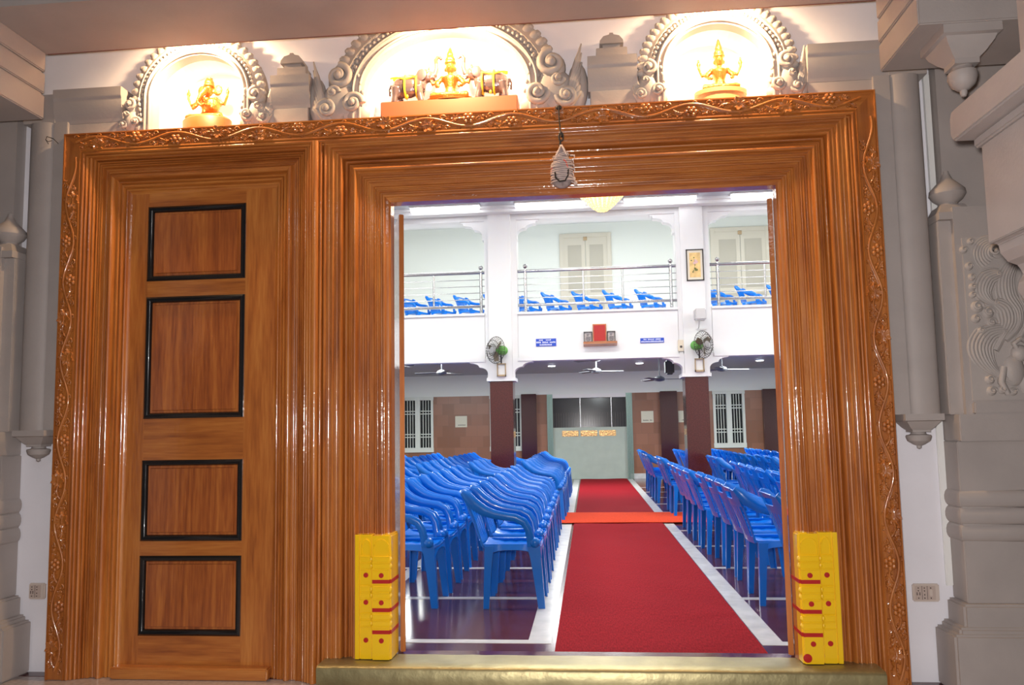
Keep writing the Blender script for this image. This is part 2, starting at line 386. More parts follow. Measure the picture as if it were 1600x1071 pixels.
for i, (a, b_) in enumerate(((-1.72, -1.31), (1.70, 2.10))):
    c = (a+b_)/2
    r = thing('column', (c, YC+.2, 0), ('left square column with maroon granite shaft and white upper pier', 'right square column with maroon granite shaft and framed picture above')[i], 'column', 'columns carrying the balcony')
    MB().box(a, b_, YC, YC+.42, 0, 2.25).build('shaft', MAROON, r, bevel=.012)
    m = MB(); m.box(a-.05, b_+.05, YC-.03, YC+.46, 2.25, 2.31); m.box(a+.0, b_-.0, YC-.01, YC+.40, 2.31, 2.70)
    m.box(a, b_, YC-.03, YC+.05, 2.31, 3.50); m.box(a, b_, YC-.03, YC+.3, 3.50, 5.30); m.box(a-.075, b_+.105, YC+.045, YC+.42, 2.64, 5.30)
    m.build('upper_pier', HALLW, r)
    for s, x0 in ((-1, a+.01), (1, b_-.01)):
        MB().prism(bracket_poly(x0, s, .42, .36, 2.66), YC+.0, YC+.22).build('lower_bracket', HALLW, r)
        MB().prism(bracket_poly(x0 + s*.08, s, .44, .36, 5.19), YC+.08, YC+.28).build('upper_bracket', HALLW, r)
    pl = [(y, z) for (y, z) in bracket_poly(YC+.40, 1, .9, .42, 2.98)]
    MB().prism(pl, c-.12, c+.12, ax='x').build('rear_bracket', HALLW, r)
# railings
def railing(a, b_, ends, posts, label):
    r = thing('railing', ((a+b_)/2, YC+.12, 3.48), label, 'railing', 'steel railings of the balcony'); y = YC+.12
    MB().tube([(a, y, 4.24), (b_, y, 4.24)], .030, 12).build('top_rail', STEEL, r)
    MB().tube([(a, y, 3.62), (b_, y, 3.62)], .026, 12).build('bottom_rail', STEEL, r)
    for z in (3.75, 3.87, 3.99, 4.11): MB().tube([(a, y, z), (b_, y, z)], .008, 6).build('thin_rail', STEEL, r)
    for x in ends:
        p = MB().tube([(x, y, 3.48), (x, y, 4.28)], .028, 12).build('end_post', STEEL, r)
        MB().ell((x, y, 4.33), (.042, .042, .042), 14, 10).build('ball_finial', STEEL, p)
    for x in posts: MB().tube([(x, y, 3.62), (x, y, 4.24)], .018, 10).build('post', STEEL, r)
railing(-4.6, -1.80, (-1.87, -4.5), (-2.74, -3.6), 'stainless steel railing of the left balcony bay with ball-topped post')
railing(-1.20, 1.63, (-1.06, 1.53), (-.02, .68), 'stainless steel railing of the middle balcony bay between the columns')
railing(2.20, 5.0, (2.35, 4.9), (3.16, 4.0), 'stainless steel railing of the right balcony bay')
# balcony double doors
def bdoor(n, x0, x1, label):
    r = thing('door_%d' % n, ((x0+x1)/2, 21.0, 3.9), label, 'door', kind='structure'); y = 21.0; z0, z1 = 3.86, 6.5
    m = MB(); m.box(x0-.12, x0, y-.05, y, z0, z1+.12); m.box(x1, x1+.12, y-.05, y, z0, z1+.12); m.box(x0, x1, y-.05, y, z1, z1+.12); m.build('door_surround', CREAM, r, bevel=.01)
    mid = (x0+x1)/2
    for a, b_ in ((x0, mid-.008), (mid+.008, x1)):
        l = MB().box(a, b_, y-.03, y, z0, z1).build('door_leaf', CREAM, r)
        m = MB()
        for za, zb in ((z0+.2, z0+1.0), (z0+1.15, z1-.2)):
            m.box(a+.1, b_-.1, y-.036, y-.028, za, zb); m.box(a+.13, b_-.13, y-.045, y-.028, za+.03, zb-.03)
        m.build('raised_panel', CREAM2, l)
    MB().box(mid-.05, mid+.05, y-.05, y-.03, z1-.08, z1+.02).build('bolt', BRASSD, r)
bdoor(2, -.52, .62, 'cream double door at the back of the middle balcony bay')
bdoor(3, 3.45, 4.75, 'cream double door at the back of the right balcony bay')

# ------------------------------------------------------------------ hall lights
for i, a in enumerate((-3.04, -1.17, .73, 2.55)):
    r = thing('tube_light', (a+.61, 13.6, 5.3), ('leftmost of the four lit fluorescent tubes on the hall ceiling', 'lit fluorescent tube second from left, left of the chandelier', 'lit fluorescent tube just right of the chandelier', 'lit fluorescent tube at the far right, partly behind the doorframe')[i], 'light', 'fluorescent tubes on the ceiling')
    MB().box(a-.02, a+1.24, 13.52, 13.68, 5.33, 5.36).build('fitting', WHT, r, bevel=.005)
    MB().tube([(a, 13.6, 5.312), (a+1.22, 13.6, 5.312)], .045, 12).build('tube', TUBE, r)
cx_, cy_ = .29, 11.5
r = thing('chandelier', (cx_, cy_, 4.55), 'glowing amber crystal chandelier hanging under the lintel', 'chandelier')
CRY = mat('lit_crystal', (1, .75, .35), .15, emis=(1, .60, .18), estr=1.7, bump=.4)
m = MB(); rr = random.Random(3)
for k in range(13):
    t = k/12; z = 4.585 + t*.36; R = .07 + .36*t**.85; n = int(10 + 26*t)
    for j in range(n):
        a = 2*PI*(j + .5*(k % 2))/n
        m.ell((cx_+R*math.cos(a), cy_+R*math.sin(a), z), (.026, .026, .030), 6, 4)
m.ell((cx_, cy_, 4.575), (.05, .05, .03), 8, 5)
m.build('crystals', CRY, r)
MB().lathe([(.05, 4.60), (.20, 4.72), (.33, 4.95), (.36, 4.98), (.10, 5.02)], (cx_, cy_, 0), 24).build('glowing_core', mat('chandelier_core', (1, .8, .4), .3, emis=(1, .74, .30), estr=2.6), r)
MB().tube([(cx_, cy_, 5.0), (cx_, cy_, 5.36)], .015, 8).build('chain', BRASS, r)
for i, (px, py, lab) in enumerate(((-4.50, 15.6, 'at the left edge of the doorway'), (-4.9, 18.2, 'in the left bay, farther back'), (-.92, 17.4, 'left of the two fans, nearer'), (-.86, 19.6, 'left of the two fans, farther'), (1.25, 16.8, 'in front of the right column, nearer'), (1.28, 19.4, 'in the middle bay, right, farther'), (4.45, 17.4, 'in the right bay, nearer'), (4.15, 19.5, 'in the right bay, farther back'), (5.0, 16.4, 'at the right edge of the doorway'))):
    r = thing('downlight', (px, py, 2.97), 'round lit downlight under the balcony, ' + lab, 'light', 'downlights under the balcony')
    MB().lathe([(.11, 2.955), (.11, 2.98), (.09, 2.98)], (px, py, 0), 16).build('ring', WHT, r)
    MB().lathe([(.085, 2.945), (.085, 2.965)], (px, py, 0), 16).build('lamp', DLAMP, r)
def ceiling_fan(x, y, z, a0, label):
    r = thing('ceiling_fan', (x, y, z), label, 'fan', 'ceiling fans under the balcony')
    MB().tube([(x, y, z+.03), (x, y, 2.98)], .015, 8).build('down_rod', FANP, r)
    MB().lathe([(.03, z-.05), (.10, z-.035), (.12, z+.0), (.10, z+.035), (.03, z+.07)], (x, y, 0), 16).build('motor', FANP, r)
    for k in range(3):
        a = a0 + k*2*PI/3; d = Vector((math.cos(a), math.sin(a), 0)); n = Vector((-d.y, d.x, .15)).normalized(); p0 = Vector((x, y, z))
        MB().sheet([[p0+d*.11-n*.04, p0+d*.2-n*.07, p0+d*.62-n*.06], [p0+d*.11+n*.04, p0+d*.2+n*.07, p0+d*.62+n*.06]], .006).build('blade', FANP, r)
for q in ((-3.5, 15.4, 2.72, .3, 'grey three-blade ceiling fan in the left bay, nearer'), (-3.25, 17.6, 2.70, .9, 'grey three-blade ceiling fan in the left bay, farther'), (.17, 15.8, 2.76, .15, 'grey three-blade ceiling fan in the middle bay, nearer'), (.22, 18.2, 2.70, .1, 'grey three-blade ceiling fan in the middle bay, farther'), (3.0, 18.0, 2.66, .2, 'grey three-blade ceiling fan in the right bay'), (1.55, 17.2, 2.42, .0, 'pale fan hanging low left of the right column')): ceiling_fan(*q)

# ------------------------------------------------------------------ things on the balcony front
def wall_fan(cx, cz, yaw, mx, label):
    y = YC-.03
    r = thing('wall_fan', (cx, y, cz-.55), label, 'fan', 'wall fans on the columns')
    bx = (cx+mx*.06) if mx > 0 else cx - .03
    m = MB()
    for (xa, xb, za, zb) in ((bx-.08, bx-.065, 2.33, 2.56), (bx+.065, bx+.08, 2.33, 2.56), (bx-.08, bx+.08, 2.545, 2.56), (bx-.08, bx+.08, 2.33, 2.36)): m.box(xa, xb, y-.05, y, za, zb)
    m.build('mount_box_frame', BRASSD, r); MB().box(bx-.06, bx+.06, y-.02, y, 2.36, 2.54).build('regulator', WHT, r)
    yf = y-.22; R = Matrix.Rotation(yaw, 4, 'Z'); c = Vector((cx, yf, cz))
    MB().tube([(bx, y-.03, 2.55), (bx, y-.08, 2.66), (cx + mx*.07, yf+.06, cz-.02)], .014, 8).build('stem', DKMET, r)
    def fr(m): return m.map(lambda p: c + R @ (p - c))
    fr(MB().lathe([(.02, .02), (.07, .03), (.085, .06), (.085, .17), (.06, .21), (.01, .22)], c, 16, axis='y')).build('motor', GREENM, r)
    cage = MB()
    for k in range(28):
        a = 2*PI*k/28; d = Vector((math.cos(a), 0, math.sin(a)))
        cage.tube([c+d*.05+Vector((0, -.10, 0)), c+d*.14+Vector((0, -.10, 0)), c+d*.215+Vector((0, -.07, 0)), c+d*.235+Vector((0, -.02, 0)), c+d*.20+Vector((0, .02, 0)), c+d*.06+Vector((0, .04, 0))], .0032, 4)
    for rr_, yy in ((.236, -.02), (.17, -.095), (.10, -.10)):
        cage.tube([c+Vector((rr_*math.cos(a), yy, rr_*math.sin(a))) for a in [2*PI*k/24 for k in range(25)]], .005, 5)
    fr(cage).build('cage', DKMET, r)
    fr(MB().lathe([(.01, -.115), (.055, -.11), (.06, -.095), (.01, -.085)], c, 16, axis='y')).build('hub_badge', GREYM, r)
    bl = MB()
    for k in range(3):
        a = .7 + k*2*PI/3; d = Vector((math.cos(a), 0, math.sin(a))); n = Vector((-math.sin(a), .5, math.cos(a))).normalized(); q = c + Vector((0, -.03, 0))
        bl.sheet([[q+d*.03-n*.02, q+d*.10-n*.055, q+d*.20-n*.05], [q+d*.03+n*.02, q+d*.10+n*.05, q+d*.20+n*.035]], .003)
    fr(bl).build('blades', mat('smoked_fan_blade', (.16, .12, .07), .4), r)
wall_fan(-1.56, 2.78, -.75, 1, 'round caged wall fan with green motor on the left column')
wall_fan(1.98, 2.78, .75, -1, 'round caged wall fan with green motor on the right column')
yy = YC+.04
r = thing('blue_sign', (-.70, yy, 2.85), 'blue sign with three lines of white lettering, left of the red shrine shelf', 'sign')
MB().box(-.885, -.525, yy-.015, yy, 2.855, 2.99).build('board', SIGNB, r)
m = MB(); strokes(m, -.83, -.59, 2.955, 2.978, yy-.015, 10, 4); strokes(m, -.878, -.535, 2.912, 2.942, yy-.015, 16, 5, .9); strokes(m, -.82, -.60, 2.867, 2.897, yy-.015, 11, 6, .9); m.build('lettering', SIGNW, r)
r = thing('blue_sign', (1.16, yy, 2.87), 'narrow blue sign with two lines of white lettering, right of the shrine shelf', 'sign')
MB().box(.955, 1.365, yy-.015, yy, 2.865, 2.95).build('board', SIGNB, r)
m = MB(); strokes(m, 1.01, 1.31, 2.915, 2.938, yy-.015, 16, 8, .9); strokes(m, .965, 1.355, 2.875, 2.902, yy-.015, 20, 9, .9); m.build('lettering', SIGNW, r)
r = thing('shrine_shelf', (.25, yy, 2.84), 'small varnished wall shelf carrying a red panel and two framed pictures', 'shelf')
m = MB(); m.prism([(yy-.16, 2.86), (yy, 2.83), (yy, 2.90), (yy-.16, 2.90)], -.045, .545, ax='x'); m.build('shelf_board', WH, r)
MB().box(.125, .365, yy-.05, yy-.0, 2.90, 3.22).build('back_board', WH, r)
tag(MB().box(.145, .345, yy-.062, yy-.05, 2.92, 3.20).build('red_panel', REDP, r), 'red cloth-covered panel')
for i, (a, b_) in enumerate(((-.035, .115), (.375, .52))):
    q = thing('picture_frame', ((a+b_)/2, yy, 2.9), ('small framed grey portrait on the shelf, left of the red panel', 'small framed grey portrait on the shelf, right of the red panel')[i], 'picture', 'framed portraits on the shelf')
    m = MB(); z0, z1 = 2.905, 3.09
    for bx in ((a, a+.014, z0, z1), (b_-.014, b_, z0, z1), (a, b_, z0, z0+.014), (a, b_, z1-.014, z1)): m.box(bx[0], bx[1], yy-.05, yy-.02, bx[2], bx[3])
    m.build('frame', DKMET, q)
    MB().box(a+.01, b_-.01, yy-.035, yy-.02, z0+.01, z1-.01).build('print', mat('grey_print', (.42, .38, .37), .4, vary=.5, vscale=28), q)
    mm = (a+b_)/2; MB().ell((mm, yy-.036, 3.04), (.022, .004, .026)).ell((mm+.005, yy-.036, 2.965), (.045, .004, .045)).build('portrait_figure', mat('portrait_grey', (.22, .20, .21), .5, vary=.5, vscale=40), q)
r = thing('picture_frame', (1.93, YC-.03, 3.93), 'tall framed flower painting on yellow ground, on the right upper pier', 'picture')
z0, z1, a, b_, y = 3.93, 4.49, 1.79, 2.09, YC-.03
m = MB()
for bx in ((a, a+.018, z0, z1), (b_-.018, b_, z0, z1), (a, b_, z0, z0+.018), (a, b_, z1-.018, z1)): m.box(bx[0], bx[1], y-.025, y, bx[2], bx[3])
m.build('frame', DKMET, r)
MB().box(a+.015, b_-.015, y-.012, y-.003, z0+.015, z1-.015).build('mount', mat('cream_mount', (.80, .74, .62), .5), r)
MB().box(a+.055, b_-.055, y-.014, y-.004, z0+.06, z1-.06).build('painting', mat('yellow_painting', (.85, .58, .24), .5, vary=.25, vscale=9), r)
m = MB()
for (u, v, s) in ((.42, .80, .014), (.18, .68, .015), (.6, .30, .03), (.5, .36, .022), (.30, .22, .016), (.36, .28, .012), (.5, .5, .012)): m.ell((a+.055+u*.19, y-.015, z0+.06+v*.44), (s, .002, s*.7), 8, 4)
m.tube([(a+.12, y-.015, z0+.15), (a+.15, y-.015, z0+.28), (a+.13, y-.015, z0+.42)], .003, 4); m.build('painted_leaves', mat('olive_leaf_paint', (.16, .17, .05), .6), r)
m = MB()
for (u, v, s) in ((.62, .62, .03), (.45, .58, .024), (.55, .68, .022)): m.ell((a+.055+u*.19, y-.016, z0+.06+v*.44), (s, .002, s), 8, 4)
m.build('painted_flowers', mat('pink_petal_paint', (.75, .50, .50), .6), r)
r = thing('floodlight', (1.97, YC-.03, 3.15), 'small grey box floodlight on a bracket above the right wall fan', 'light')
MB().box(1.87, 2.06, YC-.32, YC-.12, 3.20, 3.40).build('housing', mat('pale_grey_metal', (.6, .6, .6), .4), r, bevel=.02)
MB().tube([(1.95, YC-.22, 3.20), (1.95, YC-.14, 3.10), (1.95, YC-.03, 3.08)], .014, 8).box(1.92, 2.10, YC-.05, YC-.03, 3.06, 3.09).build('bracket_arm', WHT, r)
r = thing('switch_board', (1.66, yy, 2.72), 'ivory switch box on the balcony front left of the right column', 'switch')
MB().box(1.60, 1.70, yy-.03, yy, 2.70, 2.90).build('plate', mat('cream_switch', (.78, .70, .55), .4), r, bevel=.005)
MB().lathe([(.022, -.03), (.018, -.045), (.002, -.046)], (1.655, yy, 2.78), 12, axis='y').build('regulator_knob', DKMET, r)
o = MB().box(1.42, 1.58, YC+.5, YC+.75, 2.34, 2.60).build('loudspeaker', mat('black_speaker_plastic', (.02, .02, .022), .5), bevel=.03)
tag(o, 'black loudspeaker hanging under the balcony left of the right column', 'speaker')

# ------------------------------------------------------------------ carpets
def rug(name, x0, x1, y0, y1, z, m_, label):
    g = [[(x0+(x1-x0)*i/10, y0+(y1-y0)*j/24, z + .004*math.sin(j*1.9+i*.7)*(1 if 0 < i < 10 else 0)) for i in range(11)] for j in range(25)]
    o = MB().sheet(g, -.008).build(name, m_); return tag(o, label, 'carpet')
rug('carpet_runner', -.238, 1.03, 4.75, 11.72, .004, REDC, 'near red carpet runner leading in from the brass threshold')
rug('carpet_runner', -.238, 1.03, 13.05, 22.3, .004, REDC, 'far red carpet runner ending at the grey-green gate')
rug('carpet_runner', -1.2, 5.5, 11.68, 13.12, .016, ORC, 'orange-red carpet strip laid crosswise under the chair rows')

# ------------------------------------------------------------------ the blue chairs
def make_chair():
    r = thing('plastic_chair', (0, 0, 0), 'blue chair', 'chair')
    def S(x): return x - .23
    # seat, with moulded grooves, aprons round the rim
    g = []
    for j in range(9):
        y = -.205 + .41*j/8; row = []
        for i in range(11):
            x = .0 + .45*i/10; z = .455 + .035*(i/10 - .5)**2*4*.6 - .012*math.cos((y/.205)*PI/2) + (.012 if i == 0 else 0) - (.008 if i == 10 else 0)
            if i in (3, 5, 7): z -= .006
            row.append((S(x), y, z))
        g.append(row)
    m = MB().sheet(g, .012)
    for s in (-1, 1):
        gg = []
        for i in range(9):
            t = i/8; x = .01 + .43*t; dz = .035 + .055*abs(2*t-1)**3
            gg.append([(S(x), s*.222, .475 - dz), (S(x), s*.205, .482)])
        m.sheet(gg, .012*s)
    gg = []
    for i in range(9):
        t = i/8; y = -.215 + .43*t; dz = .04 + .05*abs(2*t-1)**3; gg.append([(S(.455), y, .47 - dz), (S(.44), y, .475)])
    m.sheet(gg, -.012)
    m.build('seat', BLUE, r)
    # backrest: top band with hand slot, slats, bottom rail
    def B(u, z):
        t = (z - .46)/.41; return (S(-.005 - .135*t**1.15 - .045*(1-u*u)*(.4+.6*t)), u*(.205 + .035*t), z)
    m = MB(); U = [-1 + k/6 for k in range(13)]
    def zt(u): return .872 + .018*math.cos(u*PI/2) - .02*abs(u)**5
    def band(z0, z1, us, f0=None, f1=None):
        m.sheet([[B(u, (f0(u) if f0 else z0)) for u in us], [B(u, ((f0(u) if f0 else z0)+(f1(u) if f1 else z1))/2) for u in us], [B(u, (f1(u) if f1 else z1)) for u in us]], .010)
    band(.745, 0, U, None, lambda u: .80 if abs(u) < .55 else zt(u) - .0)
    band(0, 0, [u*.62 for u in U], lambda u: .855, zt)
    band(.465, .515, U)
    for k in range(7):
        uc = -.72 + .24*k; band(.505, .755, [uc-.085, uc, uc+.085])
    for s in (-1, 1): band(.465, .80, [s*.86, s*.93, s*1.0])
    m.build('backrest', BLUE, r)
    for s in (-1, 1):
        P = [(-.155, .885, .235), (-.115, .855, .240), (-.06, .795, .245), (.02, .742, .250), (.10, .715, .254), (.18, .700, .256), (.26, .688, .255), (.325, .655, .252), (.358, .60, .248), (.372, .53, .242), (.375, .47, .234)]
        rad = [.016, .033, .037, .033, .028, .025, .025, .025, .024, .024, .024]
        m = MB().tube([(S(x), s*y, z) for x, z, y in P], rad, 10, up=(0, 1, 0), asp=(1.3, .72))
        m.ell((S(.405), s*.238, .498), (.042, .030, .040), 10, 7)
        m.build('armrest', BLUE, r)
    for s in (-1, 1):
        for (xt, zt_, xb, wt, wb, kind) in ((.445, .48, .475, .105, .052, 1), (.015, .47, 0, .072, .044, 0)):
            d = -1 if kind else 1; yo_t, yo_b = s*.228, s*.240
            m = MB()
            def leg_plate(a0, a1, b0, b1, th): m.sheet([[a0, a1], [b0, b1]], th)
            top = Vector((S(xt), yo_t, zt_)); bot = Vector((S(xb), yo_b, 0))
            n = 5; outer = [top.lerp(bot, k/n) for k in range(n+1)]; ws = [wt*(1-(k/n)**.6)+wb*(k/n)**.6 for k in range(n+1)]
            # L section: side plate and cross plate
            prof = []
            for p, w_ in zip(outer, ws):
                prof.append([p, p+Vector((d*w_, 0, 0)), p+Vector((d*w_, -s*.010, 0)), p+Vector((d*.011, -s*.011, 0)), p+Vector((d*.010, -s*w_*.8, 0)), p+Vector((0, -s*w_*.8, 0))])
            m.rings(prof); m.build('leg', BLUE, r)
    return r
chair0 = make_chair(); note_kids()
used = [False]
def place_chair(x, y, z, a, label, group):
    if not used[0]: o = chair0; used[0] = True
    else: o = copy_tree(chair0)
    o.location = (x, y, z); o.rotation_euler = (0, 0, a); tag(o, label, 'chair', group); return o
ORD = ['first', 'second', 'third', 'fourth', 'fifth', 'sixth', 'seventh', 'eighth', 'ninth', 'tenth', 'eleventh', 'twelfth', 'thirteenth']
ROW = ['row beside the carpet', 'second row from the carpet', 'third row from the carpet', 'fourth row from the carpet', 'fifth row from the carpet', 'sixth row from the carpet']
rr = random.Random(11)
def visible(x, y): return -(306/1240.)*y - .35 < x < (306/1240.)*y + .30
near = [6.43, 7.02, 7.63, 8.26, 8.95, 9.6, 10.25, 10.9]
far = [12.30, 12.92, 13.54, 14.16, 14.78, 15.4, 16.02, 16.64, 17.26, 17.9]
for side, sname in ((-1, 'left'), (1, 'right')):
    for rw in range(6):
        xc = (-.61 - .82*rw) if side < 0 else (1.49 + .82*rw)
        for blk, ys in (('near', near), ('far', far)):
            k = 0
            for i, y in enumerate(ys):
                yy_ = y + rr.uniform(-.006, .006) + (.12 if side > 0 else 0) + (.3*(blk == 'far') if side > 0 else 0)
                xx = xc + rr.uniform(-.015, .015) + (.03*math.sin(i*.9+rw) if side > 0 else -.03*(i > 3)) + (0 if side < 0 else .0)
                colx = -1.515 if side < 0 else 1.90
                if abs(xx - colx) < .54 and 13.62 < yy_ < 14.80: continue
                if not visible(xx, yy_): continue
                place_chair(xx, yy_, .012 if 11.45 < yy_ < 13.35 and -1.6 < xx < 5.7 else 0, rr.uniform(-.012, .012), '%s blue plastic chair from the doorway, %s, %s %s block' % (ORD[k], ROW[rw], blk, sname), 'blue plastic chairs in the %s %s block' % (blk, sname)); k += 1
place_chair(1.66, 5.93, 0, .03, 'blue plastic chair nearest the doorway at the right, mostly hidden by the frame', 'blue plastic chairs in the near right block')
for i, (px_, lab) in enumerate(((-4.15, 'leftmost of the left bay'), (-3.5, 'second in the left bay'), (-2.8, 'third in the left bay'), (-2.05, 'rightmost of the left bay, partly behind the column'), (-1.35, 'first from the left in the middle bay'), (-.62, 'second from the left in the middle bay'), (.13, 'third from the left in the middle bay'), (.88, 'fourth from the left in the middle bay'), (1.66, 'rightmost in the middle bay'), (3.35, 'first in the right bay'), (4.05, 'second in the right bay'), (4.8, 'third in the right bay'))):
    place_chair(px_, 19.3, 3.86, -.5 + rr.uniform(-.08, .08), 'blue plastic chair behind the balcony railing, ' + lab, 'blue plastic chairs on the balcony')

# ================================================================== the doorway wall and portal
FY = 4.35                      # front plane of the wooden frame
WY = 4.50                      # face of the plastered wall
FX0, FX1, FZ = -3.09, 1.609, 3.18
ARCH = [(-2.29, .285, 3.40, .26), (-.785, .485, 3.36, .345), (.78, .29, 3.38, .27)]   # centre x, half width, spring z, rise
def arch_pts(c, a, zs, b, off=0, n=28, z0=FZ):
    P = [(c - a - off, z0)]
    for k in range(n+1):
        t = PI - PI*k/n; P.append((c + (a+off)*math.cos(t), zs + (b+off)*math.sin(t)))
    return P + [(c + a + off, z0)]
m = MB()
m.box(-8.2, -1.32, WY, 4.72, 0, FZ); m.box(1.32, 8.2, WY, 4.72, 0, FZ); m.box(-1.32, 1.32, WY, 4.72, 2.85, FZ)
m.box(-8.2, ARCH[0][0]-ARCH[0][1], WY, 4.72, FZ, 5.36); m.box(ARCH[2][0]+ARCH[2][1], 8.2, WY, 4.72, FZ, 5.36)
m.box(ARCH[0][0]+ARCH[0][1], ARCH[1][0]-ARCH[1][1], WY, 4.72, FZ, 5.36); m.box(ARCH[1][0]+ARCH[1][1], ARCH[2][0]-ARCH[2][1], WY, 4.72, FZ, 5.36)
for c, a, zs, b in ARCH:
    P = arch_pts(c, a, zs, b)
    for i in range(1, len(P)-2):
        (xa, za), (xb, zb) = P[i], P[i+1]; m.prism([(xa, za), (xb, zb), (xb, 5.36), (xa, 5.36)], WY, 4.72)
    m.box(c-a, c+a, 4.70, 4.78, FZ, zs+b+.02)
struct('wall_front', m, WHITEW)
struct('floor', MB().box(-8.2, 8.2, -3.2, 4.42, -.2, -.002), PORCHF)

# ---- the carved wooden frame
port = thing('door_frame', (-.74, FY, 0), 'huge varnished wooden doorframe with fluted mouldings and carved vine border', 'door frame')
def frame_part(name, xL, xR, zT, prof, which, mats, parent, zB=0.0, hs=1.0):
    """mitred moulding: prof is (inset, depth); which is left jamb, head or right jamb"""
    rows = []
    for d, y in prof:
        if which == 'L': rows.append([(xL+d, FY+y, zB), (xL+d, FY+y, zT-d*hs)])
        elif which == 'R': rows.append([(xR-d, FY+y, zB), (xR-d, FY+y, zT-d*hs)])
        else: rows.append([(xL+d, FY+y, zT-d*hs), (xR-d, FY+y, zT-d*hs)])
    n = len(rows); vs = [r[0] for r in rows] + [r[1] for r in rows]
    fs = [(i, (i+1) % n, (i+1) % n + n, i+n) for i in range(n)]
    fs += [tuple(range(n)), tuple(range(n, 2*n))[::-1]]
    o = MB().add(vs, fs).build(name, mats, parent, smooth=34); return o
def bead(d0, d1, y, h, n=6):
    c = (d0+d1)/2; r = (d1-d0)/2
    return [(c - r*math.cos(PI*k/n), y - h*math.sin(PI*k/n)) for k in range(n+1)]
def flutes(d0, d1, y0, y1, n, h, gap=.12):
    P = []; st = (d1-d0)/n
    for k in range(n):
        y = y0 + (y1-y0)*(k+.5)/n; P += bead(d0+st*(k+gap/2), d0+st*(k+1-gap/2), y, h*(1 if k % 2 == 0 else .75), 5)
    return P
outer = [(0, .15), (0, .004), (.004, -.004), (.011, -.004), (.014, .008), (.100, .008), (.103, -.004), (.111, -.005), (.116, .006)] + bead(.118, .136, .006, .010) + bead(.138, .152, .012, .007) + [(.155, .02), (.155, .15)]
frame_part('carved_border_left', FX0, FX1, FZ, outer, 'L', WC, port)
frame_part('carved_border_right', FX0, FX1, FZ, outer, 'R', WC, port)
frame_part('carved_border_head', FX0, FX1, FZ, outer, 'H', WH, port)
big = [(0, .15)] + flutes(.0, .115, .016, .024, 5, .012) + [(.118, .052)] + bead(.120, .140, .05, .014) + flutes(.142, .168, .056, .056, 2, .008) \
    + [(.170, .034)] + bead(.171, .196, .034, .018, 8) + [(.200, .04), (.206, .046)] + flutes(.207, .262, .046, .050, 4, .007) + [(.264, .046), (.290, .046), (.292, .052)] + flutes(.293, .335, .050, .056, 4, .005) \
    + bead(.337, .356, .056, .010) + [(.358, .060), (.372, .060), (.378, .064), (.385, .072), (.385, .15)]
BX0, BX1, BZ = -1.492, 1.456, 3.055
frame_part('fluted_jamb_left', BX0, BX1, BZ, big, 'L', WV, port, hs=.95)
frame_part('fluted_jamb_right', BX0, BX1, BZ, big, 'R', WV, port, hs=.95)
frame_part('fluted_head', BX0, BX1, BZ, big, 'H', WH, port, hs=.95)
small = [(0, .15), (0, .03)] + bead(.002, .020, .026, .012) + bead(.022, .036, .034, .010) + [(.038, .05)] + flutes(.040, .078, .046, .054, 3, .012) + [(.080, .062)] + flutes(.082, .112, .062, .062, 2, .006) \
    + bead(.114, .150, .060, .026, 8) + [(.154, .07)] + flutes(.158, .196, .074, .078, 2, .016) + [(.199, .088)] + bead(.201, .218, .088, .012) + [(.222, .092), (.234, .096), (.234, .15)]
SX0, SX1, SZ = -2.935, -1.572, 3.05
frame_part('stepped_jamb_left', SX0, SX1, SZ, small, 'L', WV, port)
frame_part('stepped_jamb_right', SX0, SX1, SZ, small, 'R', WV, port)
frame_part('stepped_head', SX0, SX1, SZ, small, 'H', WH, port)
mul = [(-1.572, 4.5)] + [(-1.572 + d, FY + y) for d, y in bead(.001, .018, .012, .012) + bead(.019, .058, .004, .022, 8) + bead(.059, .078, .012, .012)] + [(-1.494, 4.5)]
n = len(mul); MB().add([(x, y, 0) for x, y in mul] + [(x, y, 3.052) for x, y in mul], [(i, (i+1) % n, (i+1) % n+n, i+n) for i in range(n)] + [tuple(range(n)), tuple(range(n, 2*n))[::-1]]).build('mullion', WV, port)
MB().box(FX0+.004, FX1-.004, FY+.03, 4.66, FZ-.006, FZ-.002).build('top_board', WH, port)

